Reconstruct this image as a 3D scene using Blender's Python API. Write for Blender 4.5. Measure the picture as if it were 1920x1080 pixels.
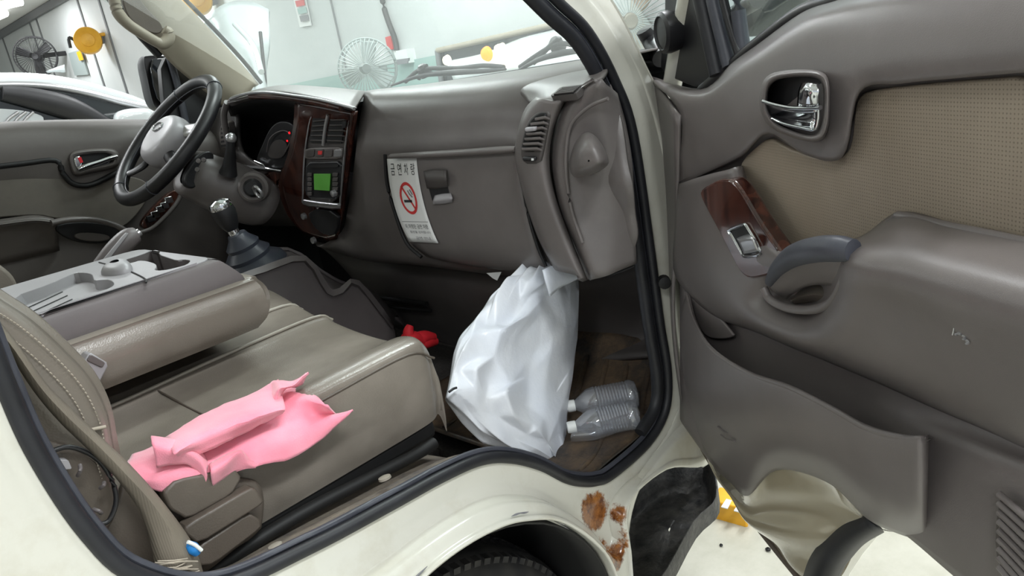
import bpy, bmesh, math, random
from mathutils import Vector as V, Matrix, noise
random.seed(7)
for o in list(bpy.data.objects): bpy.data.objects.remove(o)
SC = bpy.context.scene; COL = SC.collection
PI = math.pi

# ------------------------------------------------------------------ camera
CX = V((0.67514949, -0.71828967, 0.16802713)); 
AX = V((0.67514949, -0.32350913, 0.66295929))      # world x, y, down written in camera axes
AY = V((-0.71828967, -0.08359756, 0.69070355))
AD = V((0.16802713, 0.94252496, 0.28881411))
CAM = V((0, -.75, 1.35)); F = 1414.0
cd = bpy.data.cameras.new('camera'); cam = bpy.data.objects.new('camera', cd); COL.objects.link(cam)
right = V((AX.x, AY.x, -AD.x)); down = V((AX.y, AY.y, -AD.y)); fwd = V((AX.z, AY.z, -AD.z))
m = Matrix((right, -down, -fwd)).transposed().to_4x4(); m.translation = CAM; cam.matrix_world = m
cd.sensor_width = 36; cd.lens = 36 * F / 1920; cd.clip_start = .02; cd.clip_end = 200
SC.camera = cam
# ------------------------------------------------------------------ light and exposure
SC.view_settings.view_transform = 'Standard'; SC.view_settings.look = 'None'
SC.view_settings.exposure = 0.22; SC.view_settings.gamma = 1.0; SC.view_settings.use_curve_mapping = False
w = bpy.data.worlds.new('world'); SC.world = w; w.use_nodes = True
w.node_tree.nodes['Background'].inputs[0].default_value = (.88, .94, 1, 1)
w.node_tree.nodes['Background'].inputs[1].default_value = 0.55
def area(name, loc, sx, sy, e, col=(.95, .98, 1), rot=(0, 0, 0)):
    l = bpy.data.lights.new(name, 'AREA'); l.shape = 'RECTANGLE'; l.size = sx; l.size_y = sy; l.energy = e; l.color = col
    o = bpy.data.objects.new(name, l); COL.objects.link(o); o.location = loc; o.rotation_euler = rot; return o
LAMPS = [(-2.2, -1.7), (.4, -1.7), (2.6, -1.7), (-2.2, 3.2), (.4, 3.2), (2.9, 3.2), (.4, 7.2), (2.9, 7.2), (-1.5, -4.5), (1.5, -4.5), (.4, 11), (2.9, 11), (2.3, .7)]
for (lx, ly) in LAMPS: area('lamp_light', (lx, ly, 3.12), 1.2, .25, 52)

# ------------------------------------------------------------------ helpers: photograph measurements turned into points at real depth
def ray(px, py):
    u = V((px - 960, py - 540, F)); return V((u.dot(AX), u.dot(AY), -u.dot(AD)))
def P(px, py, ax, v):
    r = ray(px, py); i = 'xyz'.index(ax); return CAM + r * ((v - CAM[i]) / r[i])
def PX(v, *pts): return [P(a[0], a[1], 'x', a[2] if len(a) > 2 else v) for a in pts]
def PY(v, *pts): return [P(a[0], a[1], 'y', a[2] if len(a) > 2 else v) for a in pts]
def PZ(v, *pts): return [P(a[0], a[1], 'z', a[2] if len(a) > 2 else v) for a in pts]
TH = math.radians(54); HG = V((1.13, -.03, 0)); DD = V((-math.cos(TH), -math.sin(TH), 0)); DN = V((-math.sin(TH), math.cos(TH), 0))
def DP(px, py, o=.05):                        # a point on the opened door, o metres inside its outer skin
    r = ray(px, py); return CAM + r * ((o + HG.dot(DN) - CAM.dot(DN)) / r.dot(DN))
def DPs(v, *pts): return [DP(a[0], a[1], a[2] if len(a) > 2 else v) for a in pts]
def DS(s, z, o): return V((HG.x, HG.y, 0)) + DD * s + DN * o + V((0, 0, z))

def wm(o):
    return o.get('_l') 
LOC = {}
def link(name, me, mat, parent=None):
    o = bpy.data.objects.new(name, me); COL.objects.link(o)
    if mat is not None and not me.materials: me.materials.append(mat)
    if parent is not None:
        o.parent = parent
        l = LOC.get(parent.name)
        if l is not None: o.matrix_parent_inverse = Matrix.Translation(-l)
    return o
def empty(name, loc, label, cat, group=None):
    o = bpy.data.objects.new(name, None); COL.objects.link(o); o.location = loc; LOC[o.name] = V(loc); o.empty_display_size = .1
    tag(o, label, cat, group); return o
def tag(o, label=None, cat=None, group=None, kind=None):
    if label: o['label'] = label
    if cat: o['category'] = cat
    if group: o['group'] = group
    if kind: o['kind'] = kind
    return o
def mesh(name, vs, fs, mat, parent=None, smooth=True, angle=None):
    me = bpy.data.meshes.new(name); me.from_pydata([tuple(v) for v in vs], [], fs); me.update()
    bm = bmesh.new(); bm.from_mesh(me); bmesh.ops.recalc_face_normals(bm, faces=bm.faces); bm.to_mesh(me); bm.free()
    if smooth:
        me.polygons.foreach_set('use_smooth', [True] * len(me.polygons))
        if angle: me.set_sharp_from_angle(angle=math.radians(angle))
    return link(name, me, mat, parent)
def mod(o, t, **k):
    m = o.modifiers.new(t.lower(), t)
    for a, b in k.items(): setattr(m, a, b)
    return m
def crp(p0, p1, p2, p3, t):
    t2 = t * t; t3 = t2 * t
    return p0 * (-.5 * t + t2 - .5 * t3) + p1 * (1 - 2.5 * t2 + 1.5 * t3) + p2 * (.5 * t + 2 * t2 - 1.5 * t3) + p3 * (-.5 * t2 + .5 * t3)
def cr(pts, n, closed=False):
    pts = [V(p) for p in pts]; L = len(pts); out = []
    if n <= 1: return pts
    for i in range(L if closed else L - 1):
        if closed: a, b, c, d = pts[(i - 1) % L], pts[i], pts[(i + 1) % L], pts[(i + 2) % L]
        else: a, b, c, d = (pts[i - 1] if i else pts[0] * 2 - pts[1]), pts[i], pts[i + 1], (pts[i + 2] if i + 2 < L else pts[-1] * 2 - pts[-2])
        for k in range(n): out.append(crp(a, b, c, d, k / n))
    if not closed: out.append(pts[-1])
    return out
def grid(name, rows, mat, parent=None, su=4, sv=4, closed_u=False, closed_v=False, solid=0, off=-1, fn=None, angle=50):
    R = [cr(r, su, closed_u) for r in rows]
    cols = [cr([R[i][j] for i in range(len(R))], sv, closed_v) for j in range(len(R[0]))]
    nu = len(cols); nv = len(cols[0]); vs = []; fs = []
    for j in range(nu):
        for i in range(nv):
            p = cols[j][i]
            if fn: p = fn(p, j / (nu - 1), i / (nv - 1))
            vs.append(p)
    for j in range(nu if closed_u else nu - 1):
        for i in range(nv if closed_v else nv - 1):
            a = j * nv + i; b = ((j + 1) % nu) * nv + i; c = ((j + 1) % nu) * nv + (i + 1) % nv; d = j * nv + (i + 1) % nv
            fs.append((a, b, c, d))
    o = mesh(name, vs, fs, mat, parent, angle=angle)
    if solid: mod(o, 'SOLIDIFY', thickness=solid, offset=off)
    return o
def chaikin(pts, it=2, f=.25):
    for _ in range(it):
        q = []
        for i in range(len(pts)):
            a = pts[i]; b = pts[(i + 1) % len(pts)]; q.append(a.lerp(b, f)); q.append(a.lerp(b, 1 - f))
        pts = q
    return pts
def nrm(pts):
    n = V((0, 0, 0))
    for i in range(len(pts)): n += pts[i].cross(pts[(i + 1) % len(pts)])
    n.normalize()
    if n.dot(CAM - pts[0]) < 0: n = -n
    return n
def plate(name, pts, mat, parent=None, t=.01, r=2, bev=.003, f=.25, n=None, raise_=0):
    """an outline with thickness: the face turned to the room sits raise_ in front of the outline, the back t behind it"""
    pts = [V(p) for p in pts]
    if n is None: n = nrm(pts)
    if len(pts) == 4 and f == .25: f = .12
    if r: pts = chaikin(pts, r, f)
    k = len(pts); vs = [p + n * raise_ for p in pts] + [p + n * (raise_ - t) for p in pts]
    fs = [tuple(range(k)), tuple(range(2 * k - 1, k - 1, -1))] + [(i, i + k, (i + 1) % k + k, (i + 1) % k) for i in range(k)]
    o = mesh(name, vs, fs, mat, parent, angle=35)
    if bev: mod(o, 'BEVEL', width=bev, segments=3, limit_method='ANGLE', angle_limit=math.radians(50))
    return o
def tube(name, pts, rad, mat, parent=None, n=4, closed=False, sides=12, flat=1.0, up=V((0, 0, 1)), caps=True):
    if isinstance(rad, (int, float)): rad = [rad] * len(pts)
    q = cr([V((p[0], p[1], p[2])) for p in pts], n, closed); rr = cr([V((r, 0, 0)) for r in rad], n, closed)
    vs = []; fs = []; L = len(q)
    for i, p in enumerate(q):
        t = (q[(i + 1) % L] - q[i - 1]) if (closed or 0 < i < L - 1) else (q[1] - q[0] if i == 0 else q[-1] - q[-2])
        t.normalize(); a = up - t * up.dot(t)
        if a.length < .05: a = V((0, 1, 0)) - t * t.y
        a.normalize(); b = t.cross(a)
        for k in range(sides):
            an = 2 * PI * k / sides; vs.append(p + (a * math.cos(an) * flat + b * math.sin(an)) * max(rr[i].x, .0003))
    for i in range(L if closed else L - 1):
        for k in range(sides):
            k2 = (k + 1) % sides; j = (i + 1) % L; fs.append((i * sides + k, i * sides + k2, j * sides + k2, j * sides + k))
    if caps and not closed: fs.append(tuple(range(sides))[::-1]); fs.append(tuple(range((L - 1) * sides, L * sides)))
    return mesh(name, vs, fs, mat, parent, angle=45)
def lathe(name, prof, base, axis, mat, parent=None, seg=32, angle=40, cap=True):
    axis = V(axis).normalized(); a = axis.orthogonal().normalized(); b = axis.cross(a); base = V(base); vs = []; fs = []
    for (r, h) in prof:
        for k in range(seg):
            t = 2 * PI * k / seg; vs.append(base + axis * h + (a * math.cos(t) + b * math.sin(t)) * max(r, .0002))
    for i in range(len(prof) - 1):
        for k in range(seg):
            k2 = (k + 1) % seg; fs.append((i * seg + k, i * seg + k2, (i + 1) * seg + k2, (i + 1) * seg + k))
    if cap: fs.append(tuple(range(seg))[::-1]); fs.append(tuple(range((len(prof) - 1) * seg, len(prof) * seg)))
    return mesh(name, vs, fs, mat, parent, angle=angle)
def box(name, c, s, mat, parent=None, rot=None, bev=.005, seg=3):
    c = V(c); M = rot or Matrix.Identity(3); vs = []
    for x in (-.5, .5):
        for y in (-.5, .5):
            for z in (-.5, .5): vs.append(c + M @ V((x * s[0], y * s[1], z * s[2])))
    fs = [(0, 1, 3, 2), (4, 6, 7, 5), (0, 4, 5, 1), (2, 3, 7, 6), (0, 2, 6, 4), (1, 5, 7, 3)]
    o = mesh(name, vs, fs, mat, parent, angle=40)
    if bev: mod(o, 'BEVEL', width=bev, segments=seg)
    return o
def joined(name, objs, mat=None, parent=None):
    """several mesh pieces become one mesh object"""
    dg = bpy.context.evaluated_depsgraph_get(); bm = bmesh.new(); mats = []
    for o in objs:
        me = bpy.data.meshes.new_from_object(o.evaluated_get(dg)); 
        m0 = me.materials[0] if me.materials else None
        if m0 not in mats: mats.append(m0)
        n0 = len(bm.faces); bm.from_mesh(me); bm.faces.ensure_lookup_table()
        for f in bm.faces[n0:]: f.material_index = mats.index(m0)
        bpy.data.meshes.remove(me)
    for o in objs: bpy.data.objects.remove(o)
    me = bpy.data.meshes.new(name); bm.to_mesh(me); bm.free()
    for m_ in mats: me.materials.append(m_)
    return link(name, me, None, parent)

# ------------------------------------------------------------------ materials
def lin(c): return tuple(((v / 255) / 12.92 if v / 255 <= .04045 else ((v / 255 + .055) / 1.055) ** 2.4) for v in c) + (1,)
class N:
    def __init__(s, name, c, rough=.5, metal=0, spec=.5, coat=0):
        s.m = bpy.data.materials.new(name); s.m.use_nodes = True; s.t = s.m.node_tree; s.b = s.t.nodes['Principled BSDF']
        i = s.b.inputs; i['Base Color'].default_value = lin(c); i['Roughness'].default_value = rough; i['Metallic'].default_value = metal
        i['Specular IOR Level'].default_value = spec; i['Coat Weight'].default_value = coat; i['Coat Roughness'].default_value = .05
        s.tc = s.t.nodes.new('ShaderNodeTexCoord').outputs['Object']
    def nd(s, t, **k):
        n = s.t.nodes.new(t)
        for a, b in k.items(): setattr(n, a, b)
        return n
    def noise(s, scale, detail=4, rough=.5, vec=None, dist=0):
        n = s.nd('ShaderNodeTexNoise'); n.inputs['Scale'].default_value = scale; n.inputs['Detail'].default_value = detail
        n.inputs['Roughness'].default_value = rough; n.inputs['Distortion'].default_value = dist
        s.t.links.new(vec or s.tc, n.inputs['Vector']); return n.outputs[0]
    def ramp(s, fac, a, b, ca, cb):
        r = s.nd('ShaderNodeValToRGB'); e = r.color_ramp.elements; e[0].position = a; e[1].position = b; e[0].color = ca; e[1].color = cb
        s.t.links.new(fac, r.inputs[0]); return r.outputs[0]
    def math(s, op, a, b=None):
        n = s.nd('ShaderNodeMath', operation=op)
        for i, v in enumerate((a, b)):
            if v is None: continue
            if isinstance(v, (int, float)): n.inputs[i].default_value = v
            else: s.t.links.new(v, n.inputs[i])
        return n.outputs[0]
    def mix(s, fac, a, b):
        n = s.nd('ShaderNodeMix', data_type='RGBA')
        if isinstance(fac, (int, float)): n.inputs[0].default_value = fac
        else: s.t.links.new(fac, n.inputs[0])
        for i, v in ((6, a), (7, b)):
            if isinstance(v, tuple): n.inputs[i].default_value = v
            else: s.t.links.new(v, n.inputs[i])
        return n.outputs[2]
    def col(s, x): s.t.links.new(x, s.b.inputs['Base Color']); return s
    def rgh(s, x): s.t.links.new(x, s.b.inputs['Roughness']); return s
    def bump(s, h, st=.2, d=.002):
        b = s.nd('ShaderNodeBump'); b.inputs['Strength'].default_value = st; b.inputs['Distance'].default_value = d
        s.t.links.new(h, b.inputs['Height']); s.t.links.new(b.outputs[0], s.b.inputs['Normal']); return s
def mottled(name, c, c2, scale=6, rough=.5, bumpscale=900, bst=.25, a=.35, b=.7, **k):
    n = N(name, c, rough, **k); n.col(n.ramp(n.noise(scale, 6, .65), a, b, lin(c), lin(c2)))
    if bst: n.bump(n.noise(bumpscale, 2), bst, .0006)
    return n
M = {}
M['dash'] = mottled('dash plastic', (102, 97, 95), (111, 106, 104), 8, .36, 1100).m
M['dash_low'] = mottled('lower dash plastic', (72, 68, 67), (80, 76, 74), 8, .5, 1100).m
M['door_trim'] = mottled('door trim plastic', (104, 98, 96), (113, 107, 105), 7, .36, 1300).m
M['door_dark'] = mottled('door pocket plastic', (82, 77, 74), (94, 88, 85), 7, .5, 1300).m
M['far_trim'] = mottled('far door plastic', (92, 87, 84), (100, 95, 92), 7, .5, 900).m
M['far_ins'] = mottled('far door vinyl', (98, 93, 86), (106, 100, 92), 20, .6, 900).m
M['beige'] = mottled('pillar plastic', (150, 142, 126), (158, 150, 134), 8, .45, 900).m
M['console'] = mottled('console plastic', (156, 154, 157), (166, 164, 167), 8, .38, 900).m
M['console_side'] = mottled('console side plastic', (98, 92, 92), (106, 100, 100), 8, .45, 900).m
M['blackp'] = mottled('black plastic', (26, 26, 28), (34, 34, 37), 9, .4, 900).m
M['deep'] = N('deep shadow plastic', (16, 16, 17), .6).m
M['rubber'] = mottled('black rubber', (24, 25, 28), (38, 39, 44), 12, .5, 500, .2).m
M['greyrub'] = mottled('grey rubber', (56, 58, 66), (72, 74, 82), 12, .45, 500, .2).m
M['chrome'] = N('chrome', (225, 228, 232), .08, 1).m
M['satin'] = N('satin silver', (190, 190, 192), .3, .8).m
M['white_pl'] = N('white plastic', (225, 228, 226), .4).m
M['red'] = mottled('red cloth', (190, 20, 32), (215, 35, 48), 30, .7, 400).m
M['black_red'] = N('warning red', (230, 40, 50), .4).m
M['blue'] = N('blue plastic', (30, 120, 190), .4).m
M['paper'] = N('paper', (225, 226, 224), .7).m
M['print_red'] = N('printed red', (205, 55, 55), .5).m
M['print_black'] = N('printed black', (45, 45, 48), .5).m
M['print_grey'] = N('printed grey', (120, 120, 124), .5).m
def leather(name, c, c2, r=.36):
    n = N(name, c, r, spec=.55); n.col(n.ramp(n.noise(4, 4, .55), .42, .72, lin(c), lin(tuple(q * 1.13 for q in c2))))  # lighter patches put both wear and sheen into the colour
    v = n.nd('ShaderNodeTexVoronoi'); v.inputs['Scale'].default_value = 450; n.t.links.new(n.tc, v.inputs['Vector'])
    h = n.math('ADD', n.math('MULTIPLY', v.outputs[0], .5), n.math('MULTIPLY', n.noise(18, 4), 3.0)); n.bump(h, .22, .0015); return n.m
M['leather'] = leather('grey brown leather', (120, 113, 104), (136, 129, 120), .27)
M['leather_light'] = leather('worn leather', (150, 144, 132), (166, 160, 150), .33)
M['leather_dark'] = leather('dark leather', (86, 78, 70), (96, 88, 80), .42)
M['stitch'] = N('stitch thread', (170, 160, 145), .7).m
# wood
n = N('glossy wood print', (80, 40, 30), .16, coat=.6); mp = n.nd('ShaderNodeMapping'); mp.inputs['Scale'].default_value = (1, 1, .15); n.t.links.new(n.tc, mp.inputs[0])
n.col(n.ramp(n.noise(40, 6, .6, mp.outputs[0], 1.2), .35, .7, lin((40, 20, 18)), lin((92, 52, 40)))); M['wood'] = n.m
# white body paint with dirt and rust in low corners
def paint(name, c, dirt, rust=None):
    n = N(name, c, .22, coat=.5); a = n.ramp(n.noise(9, 8, .7), .5, .8, lin(c), lin(dirt))
    if rust:
        vm = n.nd('ShaderNodeVectorMath', operation='DISTANCE'); n.t.links.new(n.tc, vm.inputs[0]); vm.inputs[1].default_value = rust[0]
        vm2 = n.nd('ShaderNodeVectorMath', operation='DISTANCE'); n.t.links.new(n.tc, vm2.inputs[0]); vm2.inputs[1].default_value = rust[2]
        d = n.math('ADD', n.math('DIVIDE', n.math('MINIMUM', vm.outputs['Value'], n.math('MULTIPLY', vm2.outputs['Value'], 1.3)), rust[1]), n.math('MULTIPLY', n.noise(30, 8, .75), .7))
        f = n.ramp(d, .92, 1.12, (1, 1, 1, 1), (0, 0, 0, 1)); a = n.mix(f, a, n.ramp(n.noise(70, 6, .7), .35, .65, lin((84, 40, 14)), lin((168, 108, 52))))
    n.col(a); return n.m
RUST = tuple(P(1143, 962, 'y', -.04)); RUST2 = tuple(P(1158, 1030, 'y', -.05))
M['paint'] = paint('cream white paint', (211, 210, 199), (194, 190, 174), (RUST, .072, RUST2))
M['car_paint'] = paint('white car paint', (196, 202, 202), (190, 196, 196))
M['door_paint'] = paint('painted door metal', (176, 168, 146), (160, 150, 128))
n = N('sill tread', (110, 106, 98), .6); n.col(n.ramp(n.noise(16, 9, .8), .35, .66, lin((92, 86, 84)), lin((140, 130, 115)))); n.bump(n.noise(60, 5), .3, .002); M['sill'] = n.m
n = N('dirty floor mat rubber', (62, 55, 50), .55); n.col(n.ramp(n.noise(14, 9, .8), .38, .7, lin((50, 46, 44)), lin((112, 92, 70)))); n.bump(n.noise(120, 4), .4, .002); M['mat'] = n.m
n = N('carpet', (52, 48, 46), .95); n.col(n.ramp(n.noise(220, 3), .35, .7, lin((46, 43, 41)), lin((66, 61, 58)))); n.bump(n.noise(900, 2), .8, .002); M['carpet'] = n.m
n = N('step plastic', (46, 47, 50), .5); n.col(n.ramp(n.noise(28, 8, .8), .35, .72, lin((34, 35, 38)), lin((92, 90, 86)))); n.bump(n.noise(60, 4), .7, .006); M['step'] = n.m
n = N('tyre rubber', (36, 36, 38), .65); n.col(n.ramp(n.noise(30, 6), .35, .7, lin((30, 30, 32)), lin((56, 54, 52)))); M['tyre'] = n.m
# perforated vinyl insert
n = N('perforated tan vinyl', (140, 124, 105), .5); base = n.ramp(n.noise(7, 5, .6), .35, .7, lin((140, 128, 112)), lin((152, 140, 124)))
dt = n.nd('ShaderNodeVectorMath', operation='DOT_PRODUCT'); n.t.links.new(n.tc, dt.inputs[0]); dt.inputs[1].default_value = DD
sx = n.nd('ShaderNodeSeparateXYZ'); n.t.links.new(n.tc, sx.inputs[0])
ca = n.math('SINE', n.math('MULTIPLY', dt.outputs['Value'], 2 * PI / .0034)); cb = n.math('SINE', n.math('MULTIPLY', sx.outputs['Z'], 2 * PI / .0034))
dots = n.ramp(n.math('ADD', ca, cb), 1.05, 1.5, (0, 0, 0, 1), (1, 1, 1, 1))
dots = n.ramp(n.math('MULTIPLY', n.math('ADD', ca, cb), .5), .55, .8, (0, 0, 0, 1), (1, 1, 1, 1))
n.col(n.mix(n.math('MULTIPLY', dots, .45), base, lin((86, 74, 62)))); n.bump(n.math('MULTIPLY', dots, -1), .35, .0015); M['perf'] = n.m
# cloth
n = N('pink microfibre', (250, 140, 165), .9); n.col(n.ramp(n.noise(14, 6), .3, .75, lin((245, 135, 158)), lin((255, 168, 186)))); n.b.inputs['Sheen Weight'].default_value = .4
n.bump(n.noise(700, 3), .5, .001); n.b.inputs['Subsurface Weight'].default_value = .1; n.b.inputs['Subsurface Radius'].default_value = (.01, .004, .004); M['cloth'] = n.m
n = N('white bag film', (226, 231, 240), .28); n.col(n.ramp(n.noise(6, 4), .35, .7, lin((228, 234, 244)), lin((244, 247, 250)))); n.bump(n.noise(26, 5, .6), .25, .01)
n.b.inputs['Subsurface Weight'].default_value = .15; n.b.inputs['Subsurface Radius'].default_value = (.02, .02, .02); M['bag'] = n.m
n = N('seat belt webbing', (120, 112, 100), .6); wv = n.nd('ShaderNodeTexWave'); wv.inputs['Scale'].default_value = 160; n.t.links.new(n.tc, wv.inputs[0])
n.col(n.ramp(n.noise(12, 5), .4, .7, lin((112, 104, 93)), lin((126, 118, 105)))); n.bump(wv.outputs[1], .3, .0006); M['belt'] = n.m
# glass kinds
def glass(name, tint, veil=0, gl=.08, veil_col=(.8, .85, .82, 1), base=.05):
    m_ = bpy.data.materials.new(name); m_.use_nodes = True; t = m_.node_tree; t.nodes.clear()
    out = t.nodes.new('ShaderNodeOutputMaterial'); tr = t.nodes.new('ShaderNodeBsdfTransparent'); tr.inputs[0].default_value = tint
    g = t.nodes.new('ShaderNodeBsdfGlossy'); g.inputs['Roughness'].default_value = .03; lw0 = t.nodes.new('ShaderNodeLayerWeight'); lw1 = t.nodes.new('ShaderNodeMath'); lw1.operation = 'POWER'; lw1.inputs[1].default_value = 4.5; t.links.new(lw0.outputs['Facing'], lw1.inputs[0]); lw = t.nodes.new('ShaderNodeMath'); lw.operation = 'MULTIPLY_ADD'; lw.inputs[1].default_value = .9; lw.inputs[2].default_value = base; t.links.new(lw1.outputs[0], lw.inputs[0])
    mx = t.nodes.new('ShaderNodeMixShader'); t.links.new(lw.outputs[0], mx.inputs[0]); t.links.new(tr.outputs[0], mx.inputs[1]); t.links.new(g.outputs[0], mx.inputs[2])
    last = mx.outputs[0]
    if veil:
        df = t.nodes.new('ShaderNodeBsdfDiffuse'); df.inputs[0].default_value = veil_col; tl = t.nodes.new('ShaderNodeBsdfTranslucent'); tl.inputs[0].default_value = veil_col
        a = t.nodes.new('ShaderNodeAddShader'); t.links.new(df.outputs[0], a.inputs[0]); t.links.new(tl.outputs[0], a.inputs[1])
        m2 = t.nodes.new('ShaderNodeMixShader'); m2.inputs[0].default_value = veil; t.links.new(last, m2.inputs[1]); t.links.new(a.outputs[0], m2.inputs[2]); last = m2.outputs[0]
    t.links.new(last, out.inputs[0]); return m_
M['wind'] = glass('windscreen glass', (.9, .97, .94, 1), .10)  # pale film stands in for the dash reflection veiling the view
M['pane'] = glass('door glass', (.85, .9, .9, 1), .02)
M['bottle'] = glass('clear bottle plastic', (.96, .97, .99, 1), .05, veil_col=(.95, .97, 1, 1), base=.14)
M['dark_glass'] = N('dark car glass', (38, 44, 46), .06, spec=.8).m
def emit(name, c, s):
    n = N(name, c, .5); n.b.inputs['Emission Color'].default_value = lin(c); n.b.inputs['Emission Strength'].default_value = s; return n.m
M['tube'] = emit('lamp tube', (255, 255, 250), 3)
M['lcd'] = emit('green display', (72, 132, 50), .22)
M['warn'] = emit('red tell tale', (230, 20, 30), 1.6)
M['amber'] = emit('amber indicator', (255, 118, 4), 2.2)
M['head'] = emit('headlight', (255, 240, 215), 1.5)
# room
n = N('painted wall', (205, 209, 207), .6); n.col(n.ramp(n.noise(1.5, 6, .6), .35, .7, lin((190, 194, 193)), lin((200, 203, 202)))); M['wall'] = n.m
n = N('epoxy floor', (222, 216, 190), .3); n.col(n.ramp(n.noise(5, 8, .7), .35, .72, lin((166, 164, 150)), lin((188, 186, 174)))); M['floor'] = n.m
M['ceil'] = N('ceiling paint', (225, 226, 224), .7).m
M['seam'] = N('wall seam', (112, 114, 116), .6).m
M['base'] = N('wall lower paint', (150, 178, 172), .5).m
M['yellow'] = mottled('yellow plastic', (222, 160, 30), (236, 178, 48), 10, .4, 300, .1).m
M['fan_grey'] = N('grey fan plastic', (150, 160, 158), .4).m
M['hose'] = N('black cable', (40, 40, 42), .5).m

# ================================================================== the room
def struct(o): o['kind'] = 'structure'; return o
struct(box('floor', (0, 5, -.05), (8.4, 21, .1), M['floor'], bev=0))
struct(box('ceiling', (0, 5, 3.25), (8.4, 21, .1), M['ceil'], bev=0))
wf = struct(box('wall_front', (4.06, 5, 1.6), (.12, 21, 3.3), M['wall'], bev=0))
struct(box('wall_left', (0, 15.46, 1.6), (8.4, .12, 3.3), M['wall'], bev=0))
def wallseam(y, w=.05): 
    return box('panel_joint', (3.997, y, 1.6), (.02, w, 3.2), M['seam'], wf, bev=0)
for px in (5, 60, 72, 152, 200): 
    pass
for (a, b) in (((5, 70), 0), ((52, 30), 0), ((66, 28), 0), ((147, 5), 0), ((195, 30), 0), ((628, 30), 0)): wallseam(P(a[0], a[1], 'x', 4).y, .045 if a[0] < 600 else .012)
struct(box('trim_1', (3.97, 8.2, 3.14), (.05, 14.6, .1), M['seam'], bev=0))
# lower painted band of the wall
yb0, yb1 = P(1120, 60, 'x', 3.98).y, P(400, 150, 'x', 3.98).y
struct(box('trim_2', (3.985, (yb0 + yb1) / 2, .74), (.02, yb1 - yb0, 1.44), M['base'], bev=0))
for i, (lx, ly) in enumerate(LAMPS):
    L = empty('ceiling_lamp', (lx, ly, 3.2), '', 'ceiling lamp', 'slim ceiling lamps in the garage'); L['label'] = 'slim white tube lamp fixed under the garage ceiling'
    box('housing', (lx, ly, 3.18), (1.3, .3, .04), M['white_pl'], L, bev=.01)
for i, (a, b) in enumerate((((-8, 12), (38, 2)), ((-14, 34), (8, 24)))):
    pa, pb = P(*a, 'z', 3.15), P(*b, 'z', 3.15)
    L = empty('tube_lamp', pa, ('glowing tube lamp on the ceiling, the upper one in the top left corner', 'glowing tube lamp on the ceiling, the lower one at the left edge')[i], 'ceiling lamp')
    t = tube('tube', [pa, (pa + pb) / 2, pb], .06, M['tube'], L); tube('holder', [pa + V((0, 0, .06)), pb + V((0, 0, .06))], .05, M['white_pl'], L)
# wall things
def facing_disc(name, c, r, d, mat, parent, ax=(-1, 0, 0), seg=40): return lathe(name, [(r * .9, 0), (r, d * .2), (r, d * .8), (r * .85, d)], c, ax, mat, parent, seg)
def wall_pt(px, py, x=3.9): return P(px, py, 'x', x)
def hose_reel(px, py, r, label):
    c = wall_pt(px, py, 3.8); fx = V((CAM.x - c.x, CAM.y - c.y, 0)).normalized(); fy = V((-fx.y, fx.x, 0)); R = empty('hose_reel', c, label, 'hose reel')
    lathe('drum', [(r, .04), (r * 1.02, .06), (r * 1.02, .16), (r * .96, .2), (r * .5, .22), (r * .48, .24), (r * .1, .25)], c - fx * .14, fx, M['yellow'], R, 40)
    box('wall_bracket', c + V((.1, 0, 0)), (.16, .1, .12), M['seam'], R)
    tube('hose', [c + fy * r * s_ + V((0, 0, h_)) for s_, h_ in ((-.9, .03), (-1.25, .06), (-1.35, -.06))], .02, M['hose'], R)
    tube('arm', [c + fy * r * s_ + V((0, 0, .05)) for s_ in (.7, 1.35)], .022, M['yellow'], R)
hose_reel(165, 76, .165, 'round yellow hose reel on the wall right of the black wall fan')
hose_reel(370, 0, .14, 'round yellow hose reel seen through the windscreen at the top')
def fan(px, py, x, r, bm, label, stand=False, n=3, cm=None, blade_w=.42, a0=90):
    c = P(px, py, 'x', x); R = empty('fan', c if not stand else V((c.x, c.y, 0)), label, 'fan')
    nf = V((CAM.x - c.x, CAM.y - c.y, 0)).normalized(); nf = (nf + V((-.25, 0, 0))).normalized(); u = V((-nf.y, nf.x, 0)); v = V((0, 0, 1)); bk = -nf; cm = cm or M['hose']
    for q, rr in enumerate((1.0, .97)):
        tube('cage_ring', [c + bk * (-.04 + q * .1) + (u * math.cos(t) + v * math.sin(t)) * r * rr for t in [2 * PI * k / 24 for k in range(24)]], .012 * r / .35, cm, R, 2, True, 6)
    ws = []
    for k in range(40):
        t = 2 * PI * k / 40; e = u * math.cos(t) + v * math.sin(t)
        ws.append(tube('w', [c - bk * .11 + e * r * .2, c - bk * .09 + e * r * .75, c - bk * .04 + e * r], .0035, cm, None, 3, sides=4))
    joined('cage_wires', ws, parent=R)['kind'] = 'stuff'
    for k in range(n):
        a = math.radians(a0 + 360 * k / n); e = u * math.cos(a) + v * math.sin(a); g = -u * math.sin(a) + v * math.cos(a)
        rows = [[c + e * r * s + g * r * blade_w * w_ * (.35 + s * .75) * (.9 if s < .8 else .75) + bk * (w_ * .05) for w_ in (-.5, 0, .5)] for s in (.12, .35, .6, .8, .9)]
        grid('blade', rows, bm, R, 3, 3, solid=.006)
    lathe('motor', [(r * .2, -.02), (r * .2, .02), (r * .15, .05)], c, -bk, bm, R, 20)
    lathe('motor_housing', [(r * .25, .06), (r * .25, .2)], c, bk, bm, R, 20)
    if stand:
        tube('stand', [V((c.x + .12, c.y, .03)), V((c.x + .12, c.y, c.z))], .025, cm, R, 2); lathe('foot', [(.24, 0), (.24, .02), (.05, .05)], (c.x + .12, c.y, 0), (0, 0, 1), cm, R)
    else: box('wall_arm', V(((c.x + 4) / 2 + .05, c.y, c.z)), (max(.1, 4 - c.x - .1), .06, .06), cm, R)
    return R
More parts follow.
